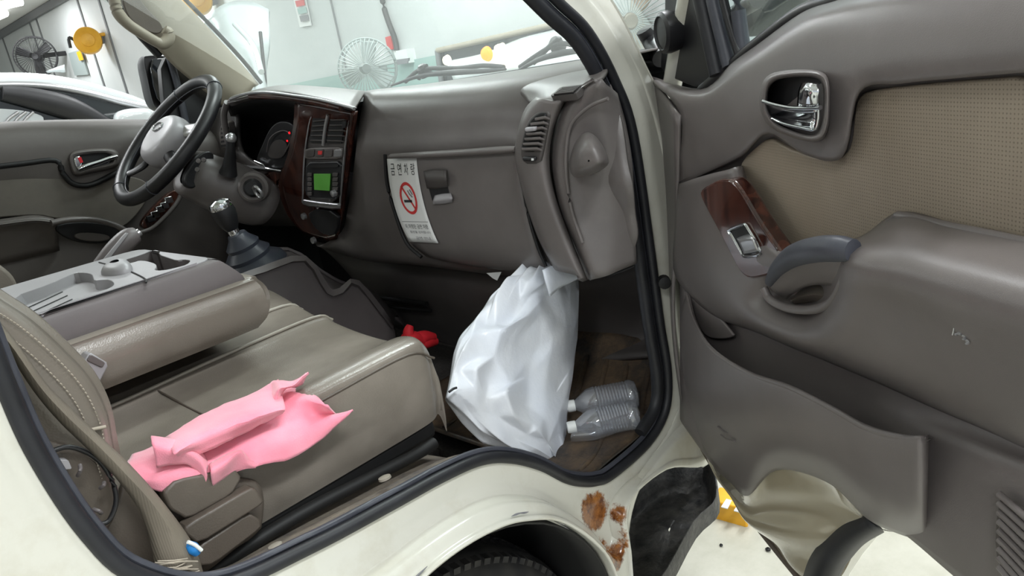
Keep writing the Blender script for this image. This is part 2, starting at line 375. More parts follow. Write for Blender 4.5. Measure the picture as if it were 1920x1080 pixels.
fan(67, 106, 3.6, .27, M['hose'], 'black three-bladed wall fan in a round cage, far left', blade_w=.6, a0=-90)
fan(690, 128, 3.0, .18, M['fan_grey'], 'grey standing fan seen through the windscreen', True, 3, M['fan_grey'], .75, 75)
fan(1185, 40, 3.85, .24, M['beige'], 'pale fan with a round cage seen right of the windscreen pillar', True, 3, M['fan_grey'], .7, 60)
def wall_sheet(name, quad, x, mat, label, cat, t=.02, parent=None):
    o = plate(name, [P(a, b, 'x', x) for a, b in quad], mat, parent, t=t, r=0, bev=0)
    if label: tag(o, label, cat)
    return o
ps = empty('notice_poster', P(567, 25, 'x', 3.98), 'narrow paper notice with coloured blocks on the wall', 'notice')
wall_sheet('sheet', [(549, -6), (571, -8), (583, 48), (562, 51)], 3.98, M['paper'], None, None, .01, ps)
for k, (a, b, c_) in enumerate(((553, 2, 'print_red'), (557, 16, 'base'), (561, 30, 'print_grey'))):
    wall_sheet('printed_block', [(a, b), (a + 16, b - 3), (a + 18, b + 8), (a + 3, b + 11)], 3.966, M[c_], None, None, .005, ps)
tag(wall_sheet('wall_sign', [(722, 70), (732, 67), (737, 92), (727, 95)], 3.97, M['print_red'], None, None), 'small red sign on the wall beside the hanging cable', 'sign')
sb = empty('socket_box', P(750, 106, 'x', 3.95), 'white electrical socket box on the wall under the cable', 'socket')
wall_sheet('box_body', [(738, 96), (762, 92), (767, 118), (744, 122)], 3.92, M['white_pl'], None, None, .08, sb)
wall_sheet('socket_face', [(743, 112), (765, 109), (764, 119), (744, 122)], 3.91, M['print_grey'], None, None, .02, sb)
tag(tube('hanging_cable', [P(708, -60, 'x', 3.96), P(718, 5, 'x', 3.96), P(728, 40, 'x', 3.96), P(740, 72, 'x', 3.96), P(745, 98, 'x', 3.94)], .022, M['hose']), 'thick black cable hanging down the wall into the socket box', 'cable')
# notice on far left wall
nb = empty('notice_board', P(150, 115, 'x', 3.97), 'small grey and orange notice board on the wall under the yellow reel', 'notice board')
wall_sheet('board', [(128, 100), (150, 93), (165, 140), (140, 142)], 3.97, M['fan_grey'], None, None, .02, nb); wall_sheet('printed_block', [(143, 98), (150, 95), (156, 112), (149, 114)], 3.945, M['yellow'], None, None, .01, nb)
# dark wall panel behind the parked car with lit lamps
wp = empty('wall_mirror', P(950, 90, 'x', 3.9), 'low framed dark glass panel on the wall behind the parked car', 'wall panel')
wall_sheet('glass_sheet', [(822, 97), (1120, 30), (1150, 150), (835, 190)], 3.9, M['dark_glass'], None, None, .03, wp)
pa, pb = P(820, 95, 'x', 3.88), P(1120, 28, 'x', 3.88); tube('frame_edge', [pa, pb], .02, M['beige'], wp, 1); tube('frame_edge', [pa, P(832, 190, 'x', 3.88)], .02, M['seam'], wp, 1)

def car_from(name, label, loc): return empty(name, loc, label, 'car')
# white car in front with lit indicator (seen over the dashboard)
C1 = car_from('parked_car', 'white car with a glowing amber indicator, seen low through the windscreen', V((3.3, 2.3, 0)))
grid('bonnet', [PX(3.0, (850, 150), (900, 140), (960, 132), (1020, 128), (1090, 125)), PX(3.1, (838, 118), (890, 108), (945, 96), (1010, 86), (1085, 70)), PX(3.4, (850, 112), (905, 100), (975, 72), (1030, 58), (1090, 42))], M['car_paint'], C1, 4, 5, solid=.03)
grid('front_bumper', [PX(3.0, (850, 150), (900, 142), (960, 133), (1020, 129), (1090, 126)), [p * V((1, 1, 0)) + V((.02, 0, .3)) for p in PX(3.0, (850, 150), (900, 142), (960, 133), (1020, 129), (1090, 126))]], M['car_paint'], C1, 4, 4, solid=.03)
for a, b, r, mm in ((914, 101, .04, 'amber'), (936, 91, .024, 'head'), (943, 88, .022, 'head'), (840, 113, .03, 'head'), (950, 118, .02, 'head')):
    lathe('lamp', [(r * .3, .03), (r * .8, .02), (r, 0)], P(a, b, 'x', 2.98), (-1, 0, 0), M[mm], C1, 16)
q3 = [P(a, b, 'x', 3.05) for a, b in ((860, 150), (1090, 126))]
box('car_body', (3.4, (q3[0].y + q3[1].y) / 2, .62), (.7, abs(q3[0].y - q3[1].y), .84), M['car_paint'], C1, bev=.08, seg=4)
for yy in q3: lathe('front_wheel', [(.1, -.1), (.3, -.1), (.32, -.06), (.32, .06), (.3, .1), (.1, .1)], (3.45, yy.y + (.12 if yy is q3[1] else -.12), .32), (0, 1, 0), M['tyre'], C1)
# raised bonnet at the left of the windscreen
C2 = car_from('car_with_raised_bonnet', 'white car bonnet propped open, seen through the left of the windscreen', V((2.6, 4.4, 0)))
grid('bonnet', [PX(2.9, (300, 110, 2.7), (360, 60, 2.75), (410, 20, 2.8), (440, 8, 2.9), (475, 10, 3.0), (506, 22, 3.05)), PX(2.9, (330, 140, 2.7), (390, 105, 2.72), (430, 75, 2.74), (455, 65, 2.8), (482, 62, 2.88), (503, 70, 2.95)),
                PX(2.9, (380, 190, 2.5), (420, 160, 2.5), (455, 140, 2.5), (470, 135, 2.6), (485, 130, 2.7), (492, 132, 2.8)), PX(2.9, (400, 230, 2.4), (430, 215, 2.4), (460, 205, 2.4), (475, 200, 2.45), (488, 190, 2.5), (495, 185, 2.6))], M['car_paint'], C2, 5, 5, solid=.03)
for q in ((400, 60), (440, 45)): tube('bonnet_rib', [P(q[0], q[1], 'x', 2.68), P(q[0] + 35, q[1] + 40, 'x', 2.6), P(q[0] + 50, q[1] + 90, 'x', 2.42)], .018, M['car_paint'], C2, 4)
tube('bonnet_prop', [P(488, 60, 'x', 2.8), P(497, 150, 'x', 2.7), P(500, 200, 'x', 2.7)], .012, M['hose'], C2, 2)
base = [P(a, 215, 'x', 2.6) for a in (380, 500)]
box('car_front', ((2.6 + 3.6) / 2, (base[0].y + base[1].y) / 2, .55), (1.0, abs(base[0].y - base[1].y) + 1.1, .75), M['car_paint'], C2, bev=.12, seg=5)
# white estate car standing left of the truck
C3 = car_from('estate_car', 'white car with silver window trim standing beyond the driver door', V((.7, 3.6, 0)))
YC = 3.0
def ycar(*p): return PY(YC, *p)
plate('side_body', ycar((-260, 150), (-120, 138), (0, 133), (70, 134), (130, 142), (200, 158), (288, 188), (300, 205), (330, 260), (330, 420), (-400, 480), (-400, 250)), M['car_paint'], C3, t=1.6, r=2, bev=.06, n=V((0, -1, 0)))
plate('window_glass', ycar((-60, 172), (30, 172), (90, 172), (150, 180), (215, 196), (262, 208), (240, 232), (200, 236), (100, 238), (-60, 250)), M['dark_glass'], C3, t=.03, r=1, bev=.0, n=V((0, -1, 0)), raise_=.012)
tube('roof_moulding', [p + V((0, -.02, 0)) for p in ycar((-60, 163), (20, 160), (90, 163), (160, 175), (225, 192), (283, 205))], .016, M['satin'], C3, 4)
tube('window_moulding', [p + V((0, -.03, 0)) for p in ycar((0, 176), (60, 186), (130, 205), (210, 238))], [.03, .045, .05, .02], M['hose'], C3, 4)
tube('belt_moulding', [p + V((0, -.02, 0)) for p in ycar((60, 243), (120, 239), (220, 236))], .012, M['hose'], C3, 4)
plate('rear_quarter', ycar((-60, 205), (0, 204), (55, 210), (85, 222), (60, 245), (30, 252), (-60, 262)), M['car_paint'], C3, t=.03, r=2, n=V((0, -1, 0)), raise_=.03)
for k in range(3): tube('silver_stripe', [p + V((0, -.035, 0)) for p in ycar((2 + k * 16, 240), (12 + k * 16, 224), (30 + k * 14, 211))], .006, M['satin'], C3, 3)  # silver stripes laid over the white panel
grid('antenna', [PY(3.7, (88, 133), (100, 128), (112, 124), (118, 122)), PY(3.7, (92, 136), (102, 135), (112, 135), (120, 136))], M['car_paint'], C3, 3, 3, solid=.05, off=0)
mr = []
for (yy, k) in ((2.715, .02), (2.72, .7), (2.76, .95), (2.84, 1.0), (2.92, .9), (2.96, .6), (2.965, .02)):
    pts = PY(yy, (212, 226), (216, 212), (235, 205), (262, 203), (285, 206), (292, 225), (290, 250), (262, 252), (228, 250), (214, 244)); c0 = sum(pts, V()) / len(pts); mr.append([c0 + (p - c0) * k for p in pts])
grid('door_mirror', mr, M['car_paint'], C3, 3, 3, closed_u=True)
tube('mirror_stalk', [P(262, 240, 'y', 2.8), P(272, 246, 'y', 3.02)], .04, M['hose'], C3, 2)

# ================================================================== the truck
T = empty('truck', (.55, .75, 0), 'cream white cab-over truck standing with its passenger door open', 'truck')
def A2(x, z, y=0): return V((x, y, z))
APER = [(.325, .853), (.44, .841), (.53, .833), (.60, .820), (.655, .793), (.712, .749), (.762, .698), (.80, .670), (.835, .652), (.875, .642), (.985, .646), (1.052, .679), (1.074, .746), (1.069, .855), (1.066, 1.007), (1.057, 1.196), (1.024, 1.288), (.972, 1.367), (.907, 1.418), (.82, 1.49), (.7, 1.57), (.5, 1.62), (.3, 1.62), (.15, 1.57), (.125, 1.4), (.110, 1.25), (.108, 1.152), (.111, 1.085), (.125, 1.0), (.15, .935), (.215, .875)]
def offset_loop(L, d):
    n_ = len(L); out = []
    for i in range(n_):
        a = V(L[i - 1]).to_3d(); b = V(L[(i + 1) % n_]).to_3d(); t = (b - a).normalized(); nn = V((t.y, -t.x, 0))
        out.append((L[i][0] + nn.x * d, L[i][1] + nn.y * d))
    return out
# outer loop: follows the wheel arch below, the windscreen in front
AC = (.465, .453); AR = .318
def arch(a): a = math.radians(a); return (AC[0] + AR * math.cos(a), AC[1] + AR * math.sin(a))
OUT = [arch(118), arch(103), arch(90), arch(76), arch(64), arch(48), arch(25), arch(8), (.80, .43), (.832, .505), (.853, .60), (.99, .598), (1.14, .53), (1.22, .62), (1.2, .82), (1.19, 1.0), (1.16, 1.2), (1.115, 1.3), (1.05, 1.40), (.985, 1.475), (.9, 1.56), (.78, 1.66), (.55, 1.74), (.28, 1.74), (-.02, 1.72), (-.08, 1.45), (-.1, 1.25), (-.11, 1.1), (-.12, .95), (-.1, .75), (.05, .6), arch(135)]
YO = [-.06] * 9 + [-.045, -.035, -.03, -.025, -.02, -.01, -.01, -.005, 0, 0, .01, .02, .03, .04, .04, .03, 0, -.03, -.04, -.05, -.06, -.06, -.06]
def lp(L, ys): return [V((a, (ys[i] if isinstance(ys, list) else ys), b)) for i, (a, b) in enumerate(L)]
L0 = offset_loop(APER, -.012); L1 = offset_loop(APER, .018); L2 = offset_loop(APER, .034)
def mixl(A, B, t): return [(a[0] * (1 - t) + b[0] * t, a[1] * (1 - t) + b[1] * t) for a, b in zip(A, B)]
if (L1[10][0] < APER[10][0]): L0, L1, L2 = offset_loop(APER, .012), offset_loop(APER, -.018), offset_loop(APER, -.034)
RW = [(.2, .10), (.38, .2), (.45, .28), (.50, .66), (.6, .78), (.86, .95), (.9, 1.08), (.97, 1.12), (1, 1.0)]
rows = [lp(APER, .006), lp(APER, .0), lp(L1, -.002), lp(L2, -.006)] + [lp(mixl(L2, OUT, t), [y * k - .006 * (1 - t) for y in YO]) for t, k in RW] + [lp(OUT, [y + .03 for y in YO])]
side = grid('cab_side', rows, M['paint'], T, 6, 3, closed_u=True)
mod(side, 'SOLIDIFY', thickness=.004, offset=0)
# fold lines and scratches in the sill paint
SL = lp(APER, -.002)
tube('door_seal', SL, .0085, M['rubber'], T, 6, True, 10, up=V((0, 1, 0)))
tube('door_seal_lip', lp(offset_loop(APER, -.010 if L1 == offset_loop(APER, .018) else .010), .006), .0045, M['greyrub'], T, 6, True, 8, up=V((0, 1, 0)))
# scratches on the arch lip
sc = []
rs = random.Random(3)
for a0, a1 in ((128, 118), (116, 108), (106, 96), (70, 64)):
    pts = []
    for k in range(5):
        a = math.radians(a0 + (a1 - a0) * k / 4); r = AR + .012 + rs.uniform(-.001, .001); pts.append(V((AC[0] + r * math.cos(a), -.0685, AC[1] + r * math.sin(a))))
    sc.append(tube('s', pts, [.0004, .0016, .001, .0015, .0004], M['print_grey'], None, 3, sides=6))
joined('paint_scratch', sc, parent=T)['kind'] = 'stuff'
ji = [i for i, (a, b) in enumerate(APER) if a > .93 or (a > .8 and b > 1.3)]
tube('pillar_weatherstrip', lp([offset_loop(APER, -.021 if L1 == offset_loop(APER, .018) else .021)[i] for i in ji], .008), .011, M['rubber'], T, 6, False, 10, up=V((0, 1, 0)))
# wheel housing and tyre
wh = []
for i in range(15):
    a = math.radians(-10 + i * 200 / 14); wh.append([V((AC[0] + (AR - .006) * math.cos(a), y, AC[1] + (AR - .006) * math.sin(a))) for y in (-.055, .06, .2, .34)])
grid('wheel_housing', wh, M['deep'], T, 2, 2, solid=.004)
plate('wheel_housing_back', [V((AC[0] + .34 * math.cos(math.radians(a)), .345, AC[1] + .34 * math.sin(math.radians(a)))) for a in range(78, 190, 14)] + [V((.2, .345, .3)), V((.5, .345, .3))], M['deep'], T, t=.01, r=0, bev=0)
plate('floor_patch', PY(.33, (938, 1000), (958, 990), (966, 1000), (962, 1022), (930, 1020)), M['white_pl'], T, t=.01, r=0, bev=.001)  # white plate added in place of floor showing through behind the tyre
WC = V((.47, .15, .33)); WR = .335
prof = [(.17, -.085), (.2, -.1), (.27, -.112), (.31, -.105), (.326, -.094), (WR, -.078), (WR, -.045), (WR - .009, -.043), (WR - .009, -.035), (WR + .002, -.033), (WR + .002, -.004), (WR - .009, -.002), (WR - .009, .004), (WR + .002, .006), (WR + .002, .033), (WR - .009, .035), (WR - .009, .043), (WR, .045), (WR, .078), (.326, .094), (.31, .105), (.27, .112), (.17, .085)]
ty = lathe('tyre', prof, WC, (0, 1, 0), M['tyre'], T, 96, cap=False)
sp = []
bm = bmesh.new()
for k in range(96):
    a = 2 * PI * k / 96; e = V((math.cos(a), 0, math.sin(a))); t_ = V((-math.sin(a), 0, math.cos(a)))
    for (y0, y1) in ((-.1, -.047), (-.031, -.006), (.008, .031), (.047, .1)):
        R_ = WR + .004; vs = []
        for rr in (WR - .006, R_):
            for (yy, tt) in ((y0, -.007), (y1, -.004), (y1, .009), (y0, .006)):
                r2 = rr - (.012 if abs(yy) > .09 else 0); vs.append(bm.verts.new(WC + e * r2 + t_ * tt + V((0, yy, 0))))
        for f in ((4, 5, 6, 7), (0, 1, 5, 4), (1, 2, 6, 5), (2, 3, 7, 6), (3, 0, 4, 7)): bm.faces.new([vs[i] for i in f])
bmesh.ops.recalc_face_normals(bm, faces=bm.faces)
me = bpy.data.meshes.new('tread_blocks'); bm.to_mesh(me); bm.free(); tb = link('tread_blocks', me, M['tyre'], ty); tb['kind'] = 'stuff'
lathe('rim', [(.175, -.07), (.165, -.05), (.12, -.02), (.06, -.04), (.05, -.05)], WC, (0, 1, 0), M['satin'], T, 40)
# rear panel, roof, floor of the cab
box('rear_panel', (-.03, .75, 1.2), (.04, 1.52, 1.0), M['paint'], T, bev=0)
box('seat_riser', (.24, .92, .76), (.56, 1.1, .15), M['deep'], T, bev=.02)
grid('roof', [[V((-.06, y, z)) for y, z in ((.03, 1.84), (.3, 1.92), (.75, 1.94), (1.2, 1.92), (1.47, 1.84))], [V((.4, y, z)) for y, z in ((.03, 1.86), (.3, 1.94), (.75, 1.96), (1.2, 1.94), (1.47, 1.86))], [V((.78, y, z)) for y, z in ((.03, 1.78), (.3, 1.85), (.75, 1.87), (1.2, 1.85), (1.47, 1.78))]], M['paint'], T, 4, 4, solid=.03)
box('floor_pan_rear', (.66, .96, .61), (.3, 1.14, .03), M['carpet'], T, bev=0)
box('floor_pan', (1.03, .78, .61), (.44, 1.5, .03), M['carpet'], T, bev=0)
box('floor_pan_front', (1.3, .78, .66), (.2, 1.5, .08), M['carpet'], T, rot=Matrix.Rotation(math.radians(-35), 3, 'Y'), bev=0)
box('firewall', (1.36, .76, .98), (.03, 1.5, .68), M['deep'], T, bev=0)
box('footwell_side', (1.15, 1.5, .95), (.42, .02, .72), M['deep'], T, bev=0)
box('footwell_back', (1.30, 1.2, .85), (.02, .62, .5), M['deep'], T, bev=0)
# white sheet metal in front of the aperture, behind the door hinge
grid('front_corner', [[V((1.13, -.02, z)) for z in (.52, .7, .9, 1.1, 1.25)], [V((1.2, -.03, z)) for z in (.52, .7, .9, 1.1, 1.24)], [V((1.32, 0, z)) for z in (.5, .7, .9, 1.1, 1.22)], [V((1.42, .1, z)) for z in (.5, .7, .9, 1.1, 1.2)], [V((1.47, .4, z)) for z in (.5, .7, .9, 1.1, 1.2)], [V((1.48, .75, z)) for z in (.5, .7, .9, 1.1, 1.2)], [V((1.47, 1.1, z)) for z in (.5, .7, .9, 1.1, 1.2)], [V((1.42, 1.42, z)) for z in (.5, .7, .9, 1.1, 1.2)], [V((1.25, 1.52, z)) for z in (.5, .7, .9, 1.1, 1.22)]], M['paint'], T, 3, 4, solid=.01)
# sill tread between seat and seal
sil = [(430, 1090), (560, 1000), (700, 915), (800, 880), (900, 864), (960, 868)]
ss = [V((a, .010, b + .004)) for a, b in ((.18, .893), (.25, .862), (.325, .853), (.44, .841), (.53, .833), (.60, .820), (.655, .793), (.712, .749), (.762, .698), (.80, .668))]
sb_ = [V((p.x, .10, p.z - .036)) for p in ss]; sc_ = [V((p.x, .3, p.z - .07)) for p in ss]
sl = grid('sill_tread', [ss, [p.lerp(q, .5) + V((0, 0, .006)) for p, q in zip(ss, sb_)], sb_, sc_], M['sill'], T, 5, 5, solid=.01)
for (a, b) in ((517, 1026), (722, 898)):
    lathe('rivet', [(.009, 0), (.0085, .003), (.005, .004)], P(a, b, 'y', .045), (0, .2, 1), M['leather_light'], sl, 16)
# step below the front of the doorway
ST = [P(a, b, 'z', .42) for a, b in ((1166, 1090), (1163, 960), (1178, 935), (1238, 888), (1290, 880), (1330, 874), (1343, 938), (1300, 985), (1230, 1100))]
def inset(pts, k, dz): c = sum(pts, V()) / len(pts); return [c + (p - c) * k + V((0, 0, dz)) for p in pts]
ST = [V((min(p.x, 1.31), max(p.y, -.06), .42)) for p in ST]
grid('step', [inset(ST, 1.04, -.03), inset(ST, 1.03, .004), inset(ST, .98, .006), inset(ST, .9, -.02), inset(ST, .84, -.045), inset(ST, .4, -.047), inset(ST, .02, -.045)], M['step'], T, 4, 3, closed_u=True,
     fn=lambda p, u, v: p + V((0, 0, .007 * (noise.noise(p * 40) + noise.noise(p * 90) * .6))) if v > .6 else p)
grid('step_backing', [[V((x, .24 - .1 * (x > 1.2), z)) for x in (.84, 1.0, 1.15, 1.3)] for z in (.38, .5, .64)], M['paint'], T, 3, 3, solid=.006)
# windscreen
WA = [V((1.45, y, 1.19)) for y in (0.06, .4, .75, 1.1, 1.44)]
def ws(x, z, bow=.0): return [V((x - (.05 if i in (0, 4) else 0), y, z)) for i, y in enumerate((.04, .4, .75, 1.1, 1.46))]
wsn = grid('windscreen', [ws(1.42, 1.22), ws(1.22, 1.4), ws(1.0, 1.58), ws(.72, 1.80)], M['wind'], T, 4, 3)
# cowl
grid('cowl', [[V((1.22, y, 1.305)) for y in (.03, .4, .75, 1.1, 1.47)], [V((1.38, y, 1.27)) for y in (.03, .4, .75, 1.1, 1.47)], [V((1.46, y, 1.2)) for y in (.03, .4, .75, 1.1, 1.47)]], M['blackp'], T, 3, 3, solid=.01)
def wiper(pts, x, arm):
    o = tube('wiper_blade', PX(x, *pts), [.004, .008, .011, .008, .004] if len(pts) == 5 else .008, M['rubber'], T, 4, flat=.7)
    for a in arm: tube('wiper_arm', PX(x + .01, *a), .006, M['rubber'], o, 3)
    return o
wiper([(735, 160), (790, 142), (850, 136), (910, 133), (948, 130)], 1.36, [[(760, 153), (785, 132), (815, 128), (860, 128), (905, 123), (945, 126)], [(785, 148), (793, 126), (800, 124)]])
wiper([(965, 136), (1010, 112), (1050, 100), (1080, 96), (1112, 92)], 1.34, [[(975, 126), (1015, 98), (1048, 82), (1082, 84), (1115, 76)], [(1000, 118), (1040, 78), (1050, 76)]])
lathe('wiper_pivot', [(.018, -.02), (.016, .005), (.008, .012)], P(793, 129, 'x', 1.37), (-.5, 0, 1), M['blackp'], T, 16)
lathe('wiper_pivot', [(.018, -.02), (.016, .005), (.008, .012)], P(1042, 80, 'x', 1.36), (-.5, 0, 1), M['blackp'], T, 16)
# inner pillar trims
lpt = grid('pillar_trim', [PY(1.45, (225, -40), (300, 28), (380, 92), (440, 140), (482, 175)), PY(1.42, (215, -55), (300, 10), (385, 76), (445, 125), (488, 160), ),
                     PY(1.40, (190, -70), (270, 5), (340, 60), (400, 118), (445, 168)), PY(1.42, (150, -60), (245, 40), (315, 95), (375, 145), (420, 185))][::-1][:0] or
           [PY(1.44, (150, -75), (212, -10), (262, 52), (320, 118), (372, 162), (425, 205)), PY(1.41, (215, -75), (262, -20), (310, 35), (352, 92), (400, 140), (455, 190)),
            PY(1.41, (262, -75), (318, -18), (362, 28), (402, 72), (445, 118), (478, 160)), PY(1.44, (272, -65), (325, -15), (370, 30), (410, 72), (452, 118), (486, 158))], M['beige'], T, 5, 6, solid=.015, angle=180)
tube('pillar_edge_seal', PY(1.44, (275, -70), (330, -18), (374, 26), (414, 68), (456, 114), (490, 156)), .006, M['rubber'], T, 4)
tube('pillar_edge_seal', PY(1.46, (140, -80), (200, -12), (255, 56), (300, 105)), .012, M['rubber'], T, 4)
tube('grab_handle', PY(1.34, (200, -60), (214, 0), (222, 25), (240, 45), (265, 62), (292, 78), (304, 82), (315, 74), (316, 62), (308, 55)), [.014, .014, .015, .014, .014, .014, .015, .016, .015, .012], M['beige'], lpt, 5)
plate('recess', PY(1.395, (226, -20), (246, -30), (270, 10), (308, 48), (300, 66), (270, 58), (236, 30)), M['leather_dark'], lpt, t=.01, r=2)
# ---------------------------------------------------------------- driver door (far side)
FD = tube('driver_door', [V((.2, 1.545, 1.2)), V((.3, 1.545, 1.2))], .002, M['far_trim'], T, 1)
FD = bpy.data.objects['driver_door']; bpy.data.objects.remove(FD)
FD = grid('driver_door', [PY(1.53, (-220, 262), (-60, 256), (40, 249), (150, 245), (250, 244), (300, 246), (430, 262)), PY(1.46, (-220, 272), (-60, 266), (40, 258), (150, 254), (250, 253), (300, 256), (430, 275)),
            PY(1.45, (-220, 310), (-60, 310), (40, 305), (110, 298), (250, 290), (300, 295), (430, 310)), PY(1.47, (-220, 400), (-60, 380), (40, 370), (150, 380), (250, 380), (300, 380), (430, 380)),
            PY(1.48, (-220, 470), (-60, 470), (40, 470), (150, 480), (250, 470), (300, 470), (430, 470)), PY(1.48, (-220, 640), (-60, 640), (40, 640), (150, 640), (250, 640), (300, 640), (430, 640))], M['far_trim'], T, 4, 5, solid=.03, off=1)
plate('door_insert', PY(1.432, (-200, 330), (-60, 322), (40, 312), (108, 306), (120, 330), (135, 348), (170, 350), (235, 325), (285, 345), (275, 375), (262, 395), (240, 420), (222, 428), (180, 412), (110, 412), (60, 400), (-200, 430)), M['far_ins'], FD, t=.03, r=2, n=V((0, -1, 0)), raise_=.004)
gap = tube('insert_groove', PY(1.422, (-200, 326), (-60, 318), (40, 307), (104, 301), (118, 325), (138, 345), (172, 346), (222, 322)), .007, M['deep'], FD, 4)
# armrest ledge
grid('armrest', [PY(1.440, (-160, 425), (-20, 412), (60, 402), (100, 408)), PY(1.370, (-160, 437), (-20, 422), (62, 412), (104, 416)), PY(1.395, (-160, 452), (-20, 436), (66, 424), (108, 428)), PY(1.440, (-160, 520), (-20, 500), (70, 480), (112, 470))], M['far_trim'], FD, 4, 4, solid=.01)
tube('armrest_pull', PY(1.370, (96, 418), (130, 412), (175, 412), (215, 422), (244, 438)), .011, M['dash'], FD, 4, flat=.7)
plate('pull_pocket', PY(1.385, (100, 425), (130, 416), (180, 416), (225, 428), (242, 440), (215, 455), (160, 458), (120, 445)), M['deep'], FD, t=.02, r=2)
plate('pull_cup', PY(1.375, (136, 440), (160, 435), (205, 440), (208, 450), (180, 454), (148, 450)), M['far_trim'], FD, t=.01, r=2)
# window switches, wood faced
sw = plate('window_switch_panel', PY(1.400, (262, 420), (290, 385), (318, 360), (332, 355), (338, 366), (322, 392), (296, 418), (272, 432)), M['wood'], FD, t=.02, r=2)
tube('switch_panel_edge', PY(1.395, (258, 438), (285, 428), (312, 404), (332, 380), (340, 362)), .006, M['dash'], sw, 4)
for a, b in ((283, 410), (300, 392), (316, 375), (290, 402), (308, 385)): box('switch', P(a, b, 'y', 1.395), (.022, .01, .018), M['blackp'] if a % 2 else M['chrome'], sw, bev=.002)
hb = grid('door_handle', [PY(1.420, (130, 290), (150, 280), (190, 277), (215, 280), (224, 292), (222, 310), (205, 318), (170, 325), (142, 330), (132, 315)), PY(1.405, (132, 291), (152, 283), (190, 280), (213, 283), (220, 293), (218, 308), (203, 314), (170, 321), (145, 326), (135, 313)),
                          PY(1.405, (138, 294), (156, 288), (190, 285), (208, 288), (214, 295), (213, 304), (200, 309), (170, 315), (150, 319), (141, 310)), PY(1.420, (142, 297), (158, 291), (190, 288), (204, 290), (210, 296), (209, 303), (198, 306), (170, 312), (152, 315), (145, 308))], M['far_trim'], FD, 4, 2, closed_u=True, solid=.003)
plate('handle_cavity', PY(1.418, (138, 294), (156, 288), (190, 285), (208, 288), (214, 295), (213, 304), (200, 309), (170, 315), (150, 319), (141, 310)), M['deep'], hb, t=.004, r=2)
tube('chrome_lever', PY(1.402, (146, 318), (160, 312), (185, 304), (205, 297), (220, 293)), [.006, .007, .006, .006, .005], M['chrome'], hb, 4)
plate('chrome_bowl', PY(1.410, (148, 318), (175, 308), (208, 298), (206, 306), (190, 315), (165, 325), (150, 326)), M['chrome'], hb, t=.006, r=2)
plate('chrome_latch', PY(1.400, (138, 295), (150, 291), (156, 302), (150, 316), (142, 314)), M['chrome'], hb, t=.008, r=2)
plate('red_mark', PY(1.398, (146, 296), (152, 294), (156, 304), (151, 306)), M['red'], hb, t=.002, r=0, bev=0)
# mirror sail, mirror outside
plate('mirror_sail', PY(1.48, (300, 105), (345, 110), (380, 150), (432, 200), (440, 260), (320, 256), (308, 200)), M['blackp'], T, t=.03, r=1, bev=.004)
tube('quarter_post', PY(1.47, (318, 108), (330, 150), (342, 200), (352, 250)), .01, M['greyrub'], T, 3)
mm = []
YM = 1.75
for yy, k in ((YM - .012, .02), (YM - .012, .9), (YM - .01, 1.0), (YM + .02, 1.02), (YM + .06, .9), (YM + .09, .6), (YM + .09, .02)):
    pts = PY(YM, (267, 112), (275, 106), (300, 106), (320, 112), (332, 125), (345, 170), (350, 208), (335, 214), (300, 208), (285, 195), (274, 150)); c0 = sum(pts, V()) / len(pts); mm.append([V((c0.x + (p.x - c0.x) * k, yy, c0.z + (p.z - c0.z) * k)) for p in pts])
SM = grid('side_mirror', mm, M['blackp'], T, 4, 3, closed_u=True)
plate('mirror_glass', [V((p.x, YM - .03, p.z)) for p in PY(YM, (273, 114), (298, 110), (316, 116), (334, 165), (338, 203), (300, 200), (284, 180))], N('mirror glass', (20, 24, 28), .05, spec=.9).m, SM, t=.015, r=1)
for s in (((289, 121), (313, 116)), ((279, 166), (288, 172))):
    pass
tube('mirror_arm', PY(1.6, (330, 190), (345, 205), (355, 225)), .018, M['blackp'], T, 3)
# ---------------------------------------------------------------- steering wheel
SW = V((.7666, 1.15, 1.303)); a_ = math.radians(47.3)
su_ = V((math.sin(a_), 0, math.cos(a_))); sv_ = V((0, 1, 0)); sn_ = V((-math.cos(a_), 0, math.sin(a_)))
def swp(r, t, h=0): t = math.radians(t); return SW + (su_ * math.cos(t) + sv_ * math.sin(t)) * r + sn_ * h
SWO = empty_part = bpy.data.objects.new('steering_wheel', None); COL.objects.link(SWO); SWO.parent = T; SWO.matrix_parent_inverse = Matrix.Translation(-LOC[T.name])
rimw = tube('rim', [swp(.1745, t) for t in range(0, 360, 15)], .0165, M['blackp'], SWO, 4, True, 16, up=sn_)
tube('rim_seam', [swp(.1575, t) for t in range(0, 360, 15)], .0012, M['greyrub'], SWO, 3, True, 6, up=sn_)
for t in (35, 145, 215, 325): tube('rim_joint', [swp(.1745 + .017 * math.cos(math.radians(q)), t, .017 * math.sin(math.radians(q))) for q in range(0, 360, 30)], .0012, M['greyrub'], SWO, 2, True, 6)
hubr = []
for h, k in ((-.055, .5), (-.04, .85), (-.01, 1.0), (.012, .97), (.026, .82), (.031, .4), (.031, .02)):
    hubr.append([SW + (su_ * x + sv_ * y) * k * .92 + sn_ * h for x, y in ((.065, 0), (.055, .05), (.02, .085), (-.03, .08), (-.07, .045), (-.08, 0), (-.07, -.045), (-.03, -.08), (.02, -.085), (.055, -.05))])
grid('hub', hubr, M['console'], SWO, 4, 4, closed_u=True)  # light grey puts the reflecting top face into the colour
em = [SW + su_ * (.012 + .012 * math.cos(t)) + sv_ * (.024 * math.sin(t)) + sn_ * .033 for t in [2 * PI * k / 12 for k in range(12)]]
tube('emblem', em, .002, M['chrome'], SWO, 2, True, 6)
